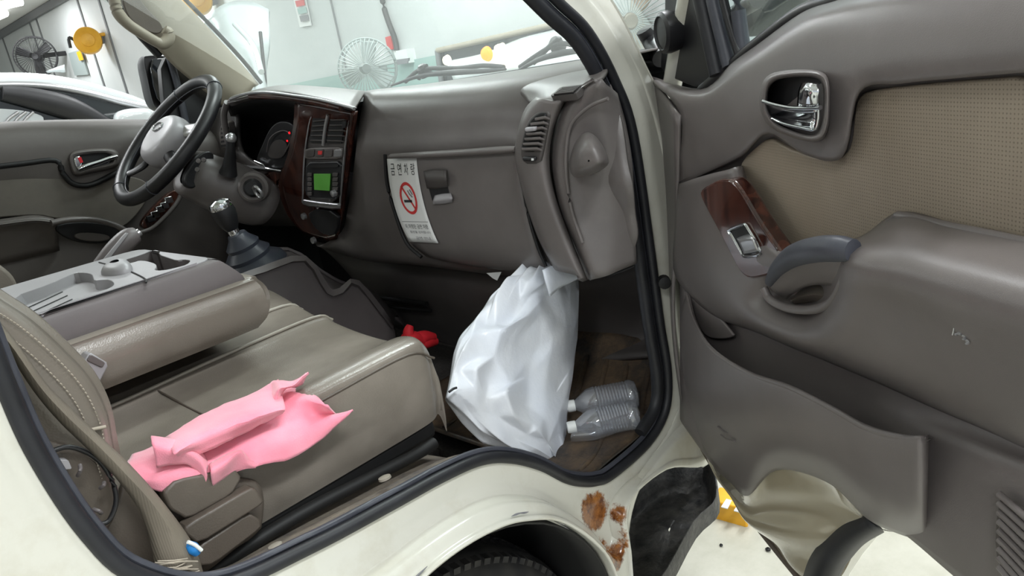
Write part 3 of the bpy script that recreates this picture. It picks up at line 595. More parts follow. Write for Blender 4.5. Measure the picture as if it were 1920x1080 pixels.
for sgn in (-1, 1):
    for (ang, w_) in ((72, .022), (128, .018)):
        pts = [swp(.06, sgn * ang, 0), swp(.1, sgn * ang, -.012), swp(.14, sgn * ang, -.008), swp(.168, sgn * ang, 0)]
        tube('spoke', pts, [w_, w_ * .8, w_ * .65, w_ * .6], M['satin'] if ang == 72 else M['blackp'], SWO, 4, flat=.5, up=sn_)
plate('red_tag', PY(1.2, (312, 232), (322, 222), (327, 236), (320, 240)), M['black_red'], SWO, t=.004, r=0, bev=0)
# column
CB = V((1.02, 1.15, 1.1))
ax_ = (SW - CB).normalized()
cl = []
for (s, r, rz) in ((-.03, .05, .05), (0.0, .062, .06), (.08, .068, .066), (.16, .066, .06), (.22, .06, .052), (.225, .03, .03)):
    c0 = P(500, 385, 'y', 1.08).lerp(P(352, 322, 'y', 1.14), min(1, max(0, (s + .03) / .25))); 
    u_ = V((0, 1, 0)); v_ = ax_.cross(u_).normalized()
    cl.append([c0 + u_ * r * math.cos(t) * 1.15 + v_ * rz * math.sin(t) * 1.1 for t in [2 * PI * k / 14 for k in range(14)]])
SCOL = grid('steering_column', cl, M['dash'], T, 3, 4, closed_u=True)
tube('stalk', [P(428, 325, 'y', 1.03), P(430, 312, 'y', 1.02), P(432, 285, 'y', 1.0), P(432, 265, 'y', .99)], [.022, .017, .012, .010], M['blackp'], SCOL, 4)
lathe('stalk_knob', [(.006, -.012), (.012, -.006), (.0135, 0), (.011, .008), (.005, .012)], P(433, 259, 'y', .99), (0, 0, 1), M['satin'], SCOL, 20)
ic = P(474, 352, 'y', .985); idr = (CAM - ic).normalized() * .6 + V((-.4, -.3, 0)); idr.normalize()
lathe('ignition_surround', [(.038, -.03), (.036, -.003), (.03, .002), (.024, -.002)], ic, idr, M['dash'], SCOL, 28)
lathe('ignition_barrel', [(.022, -.02), (.022, .006), (.016, .012), (.004, .012)], ic, idr, M['blackp'], SCOL, 24)
KY = empty('ignition_key', ic + idr * .015, 'silver ringed key standing in the ignition lock', 'key')
kc = P(484, 360, 'y', .95)
tube('key_ring', [kc + V((0, .014 * math.cos(t), .014 * math.sin(t))) + V((-.004 * math.sin(t), 0, 0)) for t in [2 * PI * k / 12 for k in range(12)]], .004, M['satin'], KY, 2, True, 8)
tube('key_blade', [ic + idr * .005, kc + V((0, 0, .008))], .004, M['satin'], KY, 2)
plate('column_panel', PY(1.08, (345, 330), (372, 290), (392, 282), (405, 292), (388, 330), (365, 355), (348, 350)), M['blackp'], SCOL, t=.02, r=2)
for a, b in ((370, 318), (382, 300), (372, 302)): lathe('column_button', [(.006, 0), (.005, .004)], P(a, b, 'y', 1.055), (-.5, -.8, .2), M['dash'], SCOL, 12)
# ---------------------------------------------------------------- dashboard
def gd(name, rows, mat, par, su=4, sv=4, solid=0, **k): return grid(name, rows, mat, par, su, sv, solid=solid, **k)
DB = gd('dashboard', [
 [V((1.33, y, 1.30)) for y in (.70, .56, .42, .30, .18, .06, .02)],
 [V((1.2, y, 1.322)) for y in (.69, .56, .42, .30, .18, .06, .01)],
 PX(1.06, (688, 170), (780, 163), (880, 153), (960, 143), (1030, 133), (1100, 122), (1140, 118)),
 PX(1.01, (682, 184), (780, 178), (880, 170), (955, 163), (1010, 160), (1090, 160), (1150, 170)),
 PX(.985, (676, 215), (775, 210), (880, 203), (950, 200), (1005, 210), (1090, 220), (1165, 230)),
 PX(.975, (671, 250), (765, 250), (880, 243), (945, 238), (1005, 255), (1090, 280), (1175, 300)),
 PX(.968, (667, 285), (740, 289), (860, 283), (950, 277), (1010, 290), (1090, 330), (1185, 350)),
 PX(.985, (660, 340), (735, 345), (860, 340), (960, 335), (1020, 350), (1100, 390), (1190, 400)),
 PX(.99, (652, 390), (745, 400), (860, 400), (975, 400), (1040, 410), (1110, 440), (1195, 440)),
 PX(1.0, (640, 435), (755, 450), (860, 460), (990, 470), (1060, 480), (1110, 495), (1190, 468)),
 PX(1.03, (600, 462), (690, 488), (790, 497), (930, 515), (1040, 522), (1108, 524), (1192, 492)),
 PX(1.15, (590, 455), (690, 478), (790, 487), (930, 500), (1040, 505), (1108, 505), (1192, 480))], M['dash'], T, 5, 4, angle=60)
mod(DB, 'SOLIDIFY', thickness=.004, offset=-1)
# glovebox lid
GLX = .955
GL = gd('glovebox_lid', [
 PX(.975, (726, 291), (780, 289), (850, 287), (920, 283), (972, 280)),
 PX(GLX, (726, 296), (782, 294), (850, 292), (920, 287), (972, 283)),
 PX(GLX, (733, 345), (795, 350), (860, 348), (925, 345), (976, 340)),
 PX(GLX, (748, 400), (812, 408), (880, 408), (940, 406), (986, 400)),
 PX(GLX + .004, (768, 452), (840, 462), (905, 466), (960, 468), (1003, 462)),
 PX(GLX + .02, (795, 478), (862, 492), (920, 500), (970, 505), (1020, 498)),
 PX(GLX + .05, (800, 482), (865, 496), (922, 504), (972, 509), (1022, 502))], M['dash'], DB, 4, 4, solid=.012)
tube('lid_lip', PX(.945, (733, 293), (800, 290), (870, 286), (940, 281), (968, 279)), [.006, .008, .008, .008, .006], M['dash'], GL, 4, flat=.8)
tube('lid_gap', PX(.957, (722, 290), (726, 345), (741, 400), (762, 455), (790, 482)), .004, M['deep'], DB, 4)
tube('lid_gap', PX(.957, (975, 284), (980, 340), (990, 400), (1008, 462), (1024, 500)), .003, M['deep'], DB, 4)
# latch recess
plate('latch_recess', PX(GLX - .001, (797, 322), (832, 318), (840, 352), (846, 380), (812, 384), (803, 352)), M['blackp'], GL, t=.003, r=1)
grid('latch_paddle', [PX(GLX - .004, (796, 322), (815, 318), (838, 319)), PX(GLX - .012, (798, 335), (818, 334), (838, 334)), PX(GLX - .004, (802, 352), (820, 352), (840, 349))], M['dash_low'], GL, 4, 4, solid=.003)
grid('latch_cup', [PX(GLX - .002, (815, 366), (830, 363), (845, 362)), PX(GLX - .010, (812, 376), (830, 374), (847, 372)), PX(GLX - .004, (812, 384), (830, 383), (847, 380))], M['console'], GL, 4, 4, solid=.003)
# no smoking sticker, bent to the lid
def stick(u, v, e=.0):
    def q(a, b, c, t): return (a[0] * (1 - t) * (1 - 2 * t) + b[0] * 4 * t * (1 - t) + c[0] * t * (2 * t - 1), a[1] * (1 - t) * (1 - 2 * t) + b[1] * 4 * t * (1 - t) + c[1] * t * (2 * t - 1))
    a = q((726, 298), (739, 382), (768, 453), v); b = q((781, 297), (795, 382), (822, 456), v)
    return P(a[0] * (1 - u) + b[0] * u, a[1] * (1 - u) + b[1] * u, 'x', GLX - .0022 - e + .004 * max(0, v - .7))
STK = mesh('no_smoking_sticker', [stick(i / 8, j / 16) for j in range(17) for i in range(9)], [(j * 9 + i, j * 9 + i + 1, j * 9 + i + 10, j * 9 + i + 9) for j in range(16) for i in range(8)], M['paper'], DB); mod(STK, 'SOLIDIFY', thickness=.0006)
STK['label'] = 'white sticker with a red no smoking ring and small black print'
def on_sticker(name, polys, mat):
    vs = []; fs = []
    for p in polys: fs.append(tuple(range(len(vs), len(vs) + len(p)))); vs += [stick(u, v, .0012) for u, v in p]
    return mesh(name, vs, fs, mat, STK, smooth=False)
ring = [(.52 + .27 * math.cos(t), .44 + .19 * math.sin(t)) for t in [2 * PI * k / 32 for k in range(33)]]; rin = [(.52 + .21 * math.cos(t), .44 + .155 * math.sin(t)) for t in [2 * PI * k / 32 for k in range(33)]]
on_sticker('red_ring', [[ring[i], ring[i + 1], rin[i + 1], rin[i]] for i in range(32)] + [[(.33, .30), (.37, .285), (.71, .575), (.67, .59)]], M['print_red'])
on_sticker('printed_cigarette', [[(.36, .455), (.62, .455), (.62, .485), (.36, .485)]], M['print_black'])
on_sticker('printed_smoke', [[(.53, .35), (.56, .34), (.6, .38), (.57, .39)], [(.57, .39), (.6, .38), (.68, .42), (.65, .43)], [(.6, .34), (.63, .33), (.7, .39), (.67, .4)]], M['print_grey'])
on_sticker('printed_rule', [[(.07, .72), (.95, .72), (.95, .725), (.07, .725)]], M['print_grey'])
def sticker_text(name, body, u0, v0, uw, vh, spread=1.0, mat=None):
    cu = bpy.data.curves.new('t', 'FONT'); cu.body = body; cu.size = 1; to = bpy.data.objects.new('t', cu); COL.objects.link(to)
    dg = bpy.context.evaluated_depsgraph_get(); me = bpy.data.meshes.new_from_object(to.evaluated_get(dg)); bpy.data.objects.remove(to)
    xs = [v.co.x for v in me.vertices] or [0, 1]; ys = [v.co.y for v in me.vertices] or [0, 1]; x0, x1, y0, y1 = min(xs), max(xs), min(ys), max(ys)
    for v in me.vertices:
        u = u0 + uw * (v.co.x - x0) / max(1e-6, x1 - x0); vv = v0 + vh * (1 - (v.co.y - y0) / max(1e-6, y1 - y0)); v.co = stick(u, vv, .0013)
    me.name = name; me.materials.clear(); return link(name, me, mat or M['print_black'], STK)
for k, ch in enumerate('금연차량'): sticker_text('lettering', ch, .09 + k * .225, .05, .13, .125)
sticker_text('lettering', '이 차량은 금연 차량', .12, .755, .76, .06); sticker_text('lettering', '흡연을 금지합니다', .2, .84, .7, .035, mat=M['print_grey']); sticker_text('lettering', '금연 안내', .3, .92, .5, .045, mat=M['print_grey'])
# side vent pod and end panel
PD = gd('vent_pod', [
 PX(.955, (1005, 182), (985, 203), (972, 240), (964, 285), (970, 320), (985, 380), (1010, 450), (1040, 505)),
 PX(.925, (1012, 184), (992, 207), (977, 242), (970, 288), (976, 322), (992, 380), (1016, 450), (1046, 508)),
 PX(.92, (1034, 190), (1018, 212), (1003, 245), (996, 288), (1004, 322), (1018, 380), (1042, 450), (1075, 515)),
 PX(.925, (1052, 190), (1040, 215), (1028, 250), (1020, 290), (1024, 330), (1036, 380), (1062, 450), (1092, 520)),
 PX(.95, (1062, 186), (1050, 212), (1038, 245), (1032, 290), (1034, 330), (1046, 380), (1072, 450), (1102, 525))], M['dash'], DB, 4, 4, solid=.01)
EP = gd('dash_end_panel', [
 PX(.955, (1105, 148), (1060, 190), (1042, 235), (1034, 290), (1038, 340), (1052, 400), (1078, 460), (1106, 526)),
 PX(.935, (1118, 152), (1078, 192), (1058, 235), (1048, 290), (1050, 340), (1064, 400), (1088, 460), (1112, 524)),
 PX(.945, (1135, 158), (1110, 205), (1090, 250), (1080, 300), (1082, 350), (1095, 405), (1116, 460), (1136, 518)),
 PX(.965, (1146, 165), (1140, 215), (1138, 260), (1136, 305), (1136, 355), (1140, 405), (1150, 455), (1160, 508)),
 PX(1.0, (1158, 175), (1172, 225), (1180, 265), (1186, 310), (1188, 355), (1190, 405), (1192, 450), (1194, 494))], M['dash'], DB, 4, 5, solid=.01)
tube('panel_bead', PX(.931, (1140, 185), (1105, 200), (1072, 232), (1062, 275), (1062, 330), (1072, 395), (1092, 455)), .003, M['dash'], DB, 4)
# grab boss on the end panel
bs = []
for (k, x) in ((1.0, .95), (.97, .925), (.8, .9), (.5, .885), (.05, .882)):
    pts = [(1074, 330), (1068, 305), (1075, 275), (1088, 255), (1102, 248), (1118, 256), (1134, 280), (1141, 306), (1122, 322), (1098, 330)]; cx, cy = 1104, 308
    bs.append([P(cx + (a - cx) * k, cy + (b - cy) * k - (1 - k) * 6, 'x', x) for a, b in pts])
gd('pillar_boss', bs, M['dash'], DB, 4, 4, closed_u=True)
# side vent: frame, slats, knob, thumb wheel
VE = plate('side_vent', PX(.918, (990, 225), (1008, 208), (1032, 208), (1026, 235), (1016, 285), (1012, 308), (980, 308), (974, 285), (980, 250)), M['dash_low'], DB, t=.008, r=1)
plate('vent_opening', PX(.915, (992, 228), (1008, 212), (1026, 212), (1018, 245), (1008, 285), (976, 285), (983, 250)), M['deep'], VE, t=.004, r=1)
for k in range(7):
    t = k / 6; a0 = (1002 - 25 * t ** .6, 221 + 56 * t); a1 = (1022 - 15 * t, 217 + 59 * t)
    q = PX(.908, a0, a1); plate('slat', [q[0], q[1], q[1] + V((.0, 0, -.004)), q[0] + V((.0, 0, -.004))], M['dash'], VE, t=.012, r=0, bev=.0008, n=V((-.9, 0, .4)).normalized())
plate('vent_knob', PX(.902, (982, 240), (1002, 238), (1002, 246), (984, 248)), M['console'], VE, t=.01, r=1)
plate('thumb_wheel', PX(.91, (978, 294), (1004, 294), (1002, 303), (980, 303)), M['blackp'], VE, t=.006, r=1); plate('white_dot', PX(.9085, (996, 297), (1000, 297), (1000, 301), (996, 301)), M['white_pl'], VE, t=.001, r=0, bev=0)
# defroster vent on the top
gd('dash_top_ledge', [PX(1.062, (958, 147), (1010, 140), (1070, 131), (1142, 121)), PX(1.0, (968, 166, 1.012), (1020, 155), (1070, 143), (1138, 130)), PX(.96, (983, 184, .988), (1025, 172), (1075, 156), (1128, 143)),
    PX(.932, (997, 194, .955), (1035, 187), (1068, 176), (1114, 150)), PX(.95, (1004, 204), (1038, 198), (1066, 190), (1106, 162))], M['dash'], DB, 4, 4, solid=.006)
DV = plate('defroster_vent', [P(1030, 180, 'x', .922), P(1052, 162, 'x', .944), P(1098, 157, 'x', .940), P(1078, 176, 'x', .918)], M['dash_low'], DB, t=.012, r=1, f=.1, bev=.001)
plate('vent_opening', [P(1038, 177, 'x', .9205), P(1055, 164, 'x', .941), P(1090, 160, 'x', .937), P(1074, 173, 'x', .918)], M['deep'], DV, t=.003, r=0, bev=0)
for k in range(6):
    t = (k + .5) / 6; tube('slat', [P(1038 + 17 * t, 177 - 13 * t, 'x', .918 + .022 * t), P(1074 + 16 * t, 173 - 13 * t, 'x', .916 + .022 * t)], .0009, M['dash_low'], DV, 1, sides=6)
# lower dash, kick panel
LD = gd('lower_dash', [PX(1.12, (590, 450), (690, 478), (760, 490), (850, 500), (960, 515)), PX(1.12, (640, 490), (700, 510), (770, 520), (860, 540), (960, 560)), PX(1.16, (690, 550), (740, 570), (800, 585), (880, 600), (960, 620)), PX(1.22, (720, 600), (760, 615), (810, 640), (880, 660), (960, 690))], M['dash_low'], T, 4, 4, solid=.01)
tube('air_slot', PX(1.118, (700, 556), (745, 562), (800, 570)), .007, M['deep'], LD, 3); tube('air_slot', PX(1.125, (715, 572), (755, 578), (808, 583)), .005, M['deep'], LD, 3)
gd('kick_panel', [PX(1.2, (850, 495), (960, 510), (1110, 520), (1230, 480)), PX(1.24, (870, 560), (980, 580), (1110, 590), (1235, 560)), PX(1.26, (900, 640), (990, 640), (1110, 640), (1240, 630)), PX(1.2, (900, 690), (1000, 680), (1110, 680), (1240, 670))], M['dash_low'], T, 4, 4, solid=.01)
# instrument hood and cluster
HD = gd('instrument_hood', [
 PX(1.25, (470, 172), (540, 165), (620, 168), (690, 172)),
 PX(1.05, (440, 178), (520, 160), (610, 163), (684, 172)),
 PX(.93, (428, 186), (510, 168), (600, 178), (668, 196)),
 PX(.915, (427, 192), (510, 175), (600, 186), (664, 203)),
 PX(.93, (430, 196), (510, 179), (600, 190), (660, 206)),
 PX(1.05, (440, 205), (520, 192), (600, 200), (655, 214))], M['dash'], DB, 5, 4, solid=.006)
tube('hood_chrome_strip', PX(.908, (432, 186), (462, 176), (500, 173), (550, 179), (600, 187), (652, 200), (664, 204)), .0035, M['satin'], HD, 4)
tube('hood_wood_strip', PX(.915, (470, 180), (530, 182), (590, 191), (640, 203)), .007, M['wood'], HD, 4)
gd('cluster_cavity', [PX(.95, (424, 195), (440, 190), (520, 183), (575, 192)), PX(1.1, (436, 230), (470, 220), (520, 222), (560, 235)), PX(1.12, (440, 280), (475, 280), (520, 282), (552, 290)), PX(1.0, (448, 315), (480, 318), (515, 322), (535, 322))], M['deep'], DB, 4, 4, solid=.005)
tube('cluster_side_trim', PX(.93, (426, 192), (420, 215), (424, 250), (430, 275), (440, 300)), .008, M['dash'], DB, 4)
CLU = plate('instrument_cluster', PX(.99, (505, 240), (525, 225), (552, 232), (551, 262), (538, 300), (530, 320), (490, 312), (478, 302), (492, 270)), M['blackp'], DB, t=.02, r=2)
tube('cluster_chrome_edge', PX(.982, (478, 302), (495, 310), (500, 316), (528, 321)), .003, M['chrome'], CLU, 3)
tube('cluster_bezel', PX(.982, (551, 240), (551, 262), (540, 296), (530, 320)), .002, M['satin'], CLU, 3)
tube('gauge_ring', PX(.984, (500, 285), (505, 262), (520, 248), (538, 246), (545, 262), (535, 285)), .0015, M['dash'], CLU, 4)
plate('gauge_face', PX(.986, (500, 290), (510, 265), (530, 260), (540, 275), (530, 296), (510, 298)), M['dash_low'], CLU, t=.003, r=2, bev=0)
for a, b, r in ((543, 249, .0032), (539, 264, .0026)): lathe('warning_light', [(r, 0), (r * .8, .002)], P(a, b, 'x', .978), (-1, 0, 0), M['warn'], CLU, 12)
# left air vent
LV = plate('driver_side_vent', PX(1.0, (410, 240), (422, 226), (430, 232), (430, 280), (412, 276)), M['dash'], DB, t=.02, r=1)
for k in range(5): plate('slat', PX(.985, (414, 240 + k * 8), (427, 238 + k * 8), (427, 242 + k * 8), (414, 244 + k * 8)), M['blackp'], LV, t=.004, r=0, bev=0)
gd('dash_driver_side', [PX(1.06, (415, 205), (430, 200), (450, 205)), PX(1.03, (395, 260), (425, 265), (460, 285)), PX(1.03, (420, 330), (470, 330), (520, 330)), PX(1.1, (450, 420), (500, 420), (560, 420))], M['dash_low'], DB, 4, 4, solid=.01)
# wood centre panel
WP_ = gd('centre_wood_panel', [
 PX(.96, (560, 186), (600, 192), (640, 202), (671, 208)),
 PX(.965, (556, 235), (600, 235), (640, 235), (667, 238)),
 PX(.975, (545, 290), (590, 290), (630, 290), (660, 292)),
 PX(.985, (528, 345), (580, 350), (625, 350), (652, 352)),
 PX(1.0, (545, 400), (585, 405), (620, 408), (644, 405)),
 PX(1.01, (575, 435), (595, 442), (618, 448), (636, 446))], M['wood'], DB, 4, 4, solid=.01)
gd('cluster_wood_side', [PX(.97, (562, 190), (572, 220), (568, 260)), PX(1.0, (555, 230), (560, 260), (555, 290)), PX(1.01, (550, 265), (548, 290), (540, 320)), PX(1.01, (535, 305), (525, 325), (520, 350)), PX(1.02, (500, 325), (520, 350), (545, 395))], M['wood'], DB, 4, 4, solid=.008)
RB = gd('radio_bezel', [[p for p in PX(x, *[(610 + (a - 610) * k, 300 + (b - 300) * k) for a, b in ((585, 214), (610, 209), (652, 210), (655, 220), (648, 270), (643, 320), (638, 380), (634, 389), (600, 386), (570, 380), (568, 360), (570, 300), (576, 250))])] for k, x in ((1.04, .968), (1.02, .955), (.97, .953), (.94, .962))], M['satin'], DB, 3, 2, closed_u=True, solid=.003)
plate('fascia', PX(.958, (585, 216), (652, 212), (645, 300), (636, 386), (570, 378), (572, 290)), M['dash_low'], RB, t=.006, r=1)
for (a, b, c, d_) in (((584, 222), (611, 219), (603, 268), (578, 266)), ((617, 219), (646, 218), (638, 268), (609, 268))) if False else (((586, 221), (612, 218), (603, 268), (579, 267)), ((619, 218), (647, 217), (640, 269), (610, 268))):
    vv = plate('centre_vent', PX(.953, a, b, c, d_), M['deep'], RB, t=.003, r=0, bev=0)
    for k in range(5):
        t = (k + .6) / 5.2; l = (a[0] + (d_[0] - a[0]) * t + 1, a[1] + (d_[1] - a[1]) * t); r_ = (b[0] + (c[0] - b[0]) * t - 1, b[1] + (c[1] - b[1]) * t)
        q = PX(.948, l, r_); plate('slat', [q[0], q[1], q[1] - V((0, 0, .003)), q[0] - V((0, 0, .003))], M['dash_low'], vv, t=.01, r=0, bev=.0005, n=V((-.9, 0, .4)).normalized())
tube('vent_divider', PX(.95, (615, 216), (610, 240), (606, 272)), .004, M['satin'], RB, 3)
plate('vent_roller', PX(.946, (641, 228), (648, 227), (647, 240), (641, 241)), M['blackp'], RB, t=.004, r=1)
plate('button_row', PX(.951, (572, 278), (642, 276), (640, 298), (571, 299)), M['dash'], RB, t=.004, r=1)
for k in range(4): plate('button', PX(.948, (575 + k * 17, 281), (589 + k * 17, 280), (588 + k * 17, 294), (574 + k * 17, 295)), M['satin'] if k == 3 else M['dash_low'], RB, t=.003, r=1, bev=.001)
plate('hazard_mark', PX(.9465, (596, 283), (604, 283), (603, 290), (596, 290)), M['print_red'], RB, t=.001, r=0, bev=0)
RD = plate('radio', PX(.951, (573, 304), (640, 302), (636, 374), (572, 372)), M['blackp'], DB, t=.006, r=1)
plate('green_display', PX(.947, (588, 326), (619, 326), (617, 358), (589, 356)), M['lcd'], RD, t=.002, r=0, bev=.0005)
plate('disc_slot', PX(.948, (578, 309), (634, 308), (633, 314), (578, 315)), M['deep'], RD, t=.002, r=1, bev=0)
for k in range(5):
    plate('radio_key', PX(.947, (576, 324 + k * 9), (584, 324 + k * 9), (584, 331 + k * 9), (576, 331 + k * 9)), M['dash_low'], RD, t=.002, r=1, bev=.0005)
    plate('radio_key', PX(.947, (623, 324 + k * 9), (633, 324 + k * 9), (632, 331 + k * 9), (623, 331 + k * 9)), M['dash_low'], RD, t=.002, r=1, bev=.0005)
lathe('radio_knob', [(.008, 0), (.0075, .008), (.003, .009)], P(628, 362, 'x', .947), (-1, 0, 0), M['satin'], RD, 16)
tube('silver_strip', PX(.95, (572, 376), (605, 381), (636, 384)), .005, M['satin'], DB, 3, flat=.7)
plate('ashtray', PX(.968, (575, 392), (634, 396), (632, 438), (612, 444), (585, 425)), M['blackp'], DB, t=.01, r=1)
lathe('lighter_knob', [(.009, 0), (.008, .008), (.003, .009)], P(572, 405, 'x', .97), (-1, 0, 0), M['satin'], DB, 16); lathe('lighter_knob', [(.009, 0), (.008, .008), (.003, .009)], P(590, 450, 'x', .98), (-1, 0, 0), M['satin'], DB, 16)
# ---------------------------------------------------------------- tunnel box, gear lever, parking brake
TB = gd('tunnel_console', [
 PY(.93, (400, 520), (470, 482), (540, 468), (600, 510), (640, 530), (700, 560), (760, 620)),
 PY(.92, (402, 524), (470, 488), (548, 474), (604, 515), (645, 538), (692, 540), (745, 590)),
 PY(.76, (430, 528), (490, 508), (568, 488), (612, 545), (640, 548), (672, 536), (736, 612)),
 PY(.75, (432, 534), (490, 514), (572, 496), (616, 552), (642, 553), (674, 542), (740, 620)),
 PY(.75, (436, 590), (495, 600), (575, 615), (620, 640), (650, 650), (690, 660), (752, 690))], M['console_side'], T, 3, 3, solid=.008)
GV = bpy.data.objects.new('gear_lever', None); COL.objects.link(GV); GV.parent = T; GV.matrix_parent_inverse = Matrix.Translation(-LOC[T.name])
yg = .84
gp = PY(yg, (470, 492), (452, 462), (436, 432), (428, 415), (418, 395))
lathe('boot', [(.075, -.004), (.07, .01), (.05, .025), (.052, .034), (.036, .05), (.038, .058), (.024, .075), (.02, .085)], PY(yg, (478, 500))[0], (gp[2] - gp[0]), N('gear boot vinyl', (58, 62, 72), .35).m, GV, 28)
tube('lever_rod', [gp[0], gp[1], gp[2]], .008, M['chrome'], GV, 2)
kax = (gp[4] - gp[3]).normalized()
lathe('chrome_collar', [(.011, -.01), (.013, 0), (.010, .012)], P(438, 434, 'y', yg), kax, M['chrome'], GV, 20)
lathe('knob', [(.013, -.02), (.019, -.01), (.024, .008), (.026, .022), (.024, .034)], gp[3], kax, M['blackp'], GV, 28)
lathe('knob_cap', [(.0245, .032), (.0255, .037), (.022, .046), (.012, .051), (.002, .052)], gp[3], kax, M['chrome'], GV, 28)
PB = grid('parking_brake', [], None) if False else tube('parking_brake', PY(.87, (190, 500), (215, 470), (240, 448), (256, 440)), [.018, .02, .021, .016], M['console_side'], T, 4)
tube('brake_button', PY(.87, (256, 440), (262, 435)), .008, M['satin'], PB, 1)
plate('brake_edge', PY(.845, (190, 492), (236, 436), (242, 438), (200, 492)), M['console'], PB, t=.006, r=1, bev=.001)
# ---------------------------------------------------------------- seats
PS = bpy.data.objects.new('passenger_seat', None); COL.objects.link(PS); PS.parent = T; PS.matrix_parent_inverse = Matrix.Translation(-LOC[T.name])
# cushion: sections along x, profile across y. y .065 (door side) .. .82
XS = [.13, .19, .28, .40, .52, .615, .642]
def seat_prof(x, i):
    top = [.962, .962, .96, .965, .968, .968, .955][i]; front = [0, 0, 0, 0, 0, .002, .012][i]
    b = .838
    ys = [(.126, b), (.12, .87), (.119, .93), (.121, top - .006), (.128, top + .004), (.15, top + .007), (.185, top + .0), (.22, top - .014), (.33, top - .018), (.43, top - .014), (.455, top - .008), (.5, top - .014), (.57, top - .006), (.585, top - .004), (.7, top + .012), (.82, top + .016), (.86, top - .01), (.86, .84)]
    return [V((x, y + (front if y < .24 else 0), z)) for y, z in ys]
secs = [seat_prof(x, i) for i, x in enumerate(XS)]
fr = [V((.65, p.y, min(p.z, .92) if p.z < .95 and p.y < .13 else p.z - .035)) for p in secs[-1]]; frb = [V((.652, p.y, min(p.z, .89))) for p in secs[-1]]; fr2 = [V((.645, p.y, .845)) for p in secs[-1]]
def seatskew(p, u, v):   # the left part of the bench runs a little further forward
    return p + V((.10 * max(0, (p.y - .1)) * max(0, (p.x - .3) / .3), 0, 0))
CU = grid('cushion', secs + [fr, frb, fr2], M['leather'], PS, 5, 5, fn=seatskew, angle=70)
def seat_line(name, pts, r, mat, par=None): return tube(name, [seatskew(V(p), 0, 0) for p in pts], r, mat, par or CU, 5)
seat_line('seam', [(.14, .12, .954), (.3, .12, .953), (.45, .12, .958), (.6, .121, .961), (.648, .125, .935)], .0018, M['leather_dark'])
seat_line('piping', [(.16, .455, .957), (.3, .455, .955), (.45, .455, .961), (.61, .455, .963), (.645, .455, .945)], .003, M['leather_light'])
seat_line('piping', [(.16, .585, .961), (.3, .585, .96), (.45, .585, .964), (.61, .585, .967), (.645, .585, .945)], .003, M['leather_light'])
seat_line('seam', [(.35, .22, .95), (.352, .33, .945), (.35, .45, .952)], .0016, M['leather_dark'])
seat_line('seam', [(.2, .215, .949), (.35, .215, .95), (.5, .215, .955), (.63, .21, .955)], .0014, M['leather_dark'])
box('cushion_base', (.38, .36, .825), (.5, .46, .03), M['deep'], PS, bev=.008)
tube('seat_rail', PY(.108, (360, 1098), (480, 1015), (580, 955), (680, 903), (780, 852), (815, 830)), .009, M['deep'], PS, 4)
# backrest side bolster seen at the left
BK = gd('backrest', [
 PY(.075, (-60, 520), (0, 560), (60, 600), (120, 655), (170, 710), (200, 770), (212, 830), (222, 880)),
 PY(.055, (-80, 540), (-10, 580), (50, 625), (108, 678), (155, 730), (186, 790), (200, 845), (214, 890)),
 PY(.05, (-120, 640), (-40, 660), (20, 700), (70, 740), (110, 790), (140, 830), (165, 870), (190, 905)),
 PY(.06, (-160, 760), (-80, 760), (-20, 780), (30, 800), (60, 830), (90, 850), (120, 880), (160, 920))], M['leather'], PS, 4, 4, solid=.02)
gd('backrest_face', [PY(.075, (-60, 520), (0, 560), (60, 600), (120, 655), (170, 710), (200, 770), (212, 830), (222, 880)), [p + V((.01, .05, .0)) for p in PY(.075, (-60, 520), (0, 560), (60, 600), (120, 655), (170, 710), (200, 770), (212, 830), (222, 880))], [p + V((-.02, .35, .0)) for p in PY(.075, (-60, 520), (0, 560), (60, 600), (120, 655), (170, 710), (200, 770), (212, 830), (222, 880))], [p + V((-.08, .36, .0)) for p in PY(.075, (-60, 520), (0, 560), (60, 600), (120, 655), (170, 710), (200, 770), (212, 830), (222, 880))]], M['leather'], PS, 4, 4)
bp = PY(.052, (-60, 556), (0, 588), (50, 622), (108, 674), (155, 728), (184, 785), (198, 840), (212, 888))
for i, q in enumerate((bp, [p + V((-.012, -.003, -.004)) for p in bp])):
    qs = cr(q, 8); st = []
    for k in range(0, len(qs) - 1): 
        a, b = qs[k], qs[k].lerp(qs[k + 1], .62); st.append(tube('s', [a, (a + b) / 2 + V((0, -.0008, 0)), b], 0.0007, M['stitch'], None, 1, sides=5))
    joined('stitching', st, parent=BK)['kind'] = 'stuff'
tube('seam', PY(.048, (150, 812), (170, 806), (198, 800)), .0018, M['stitch'], BK, 3)
# plastic recliner covers under the cushion
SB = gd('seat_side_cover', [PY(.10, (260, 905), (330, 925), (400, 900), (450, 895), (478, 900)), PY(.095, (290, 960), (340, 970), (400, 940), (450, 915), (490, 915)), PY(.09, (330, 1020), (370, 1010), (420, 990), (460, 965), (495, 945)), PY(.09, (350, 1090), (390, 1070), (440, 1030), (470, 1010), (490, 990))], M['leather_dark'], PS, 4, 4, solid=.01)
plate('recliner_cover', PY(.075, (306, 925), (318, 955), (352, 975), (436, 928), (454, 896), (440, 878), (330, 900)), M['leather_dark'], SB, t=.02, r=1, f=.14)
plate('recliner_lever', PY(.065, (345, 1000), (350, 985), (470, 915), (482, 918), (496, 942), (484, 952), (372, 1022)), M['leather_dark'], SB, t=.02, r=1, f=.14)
plate('slide_cover', PY(.07, (372, 1062), (368, 1028), (466, 962), (488, 974), (492, 990), (400, 1060)), M['leather_dark'], SB, t=.02, r=1, f=.14)
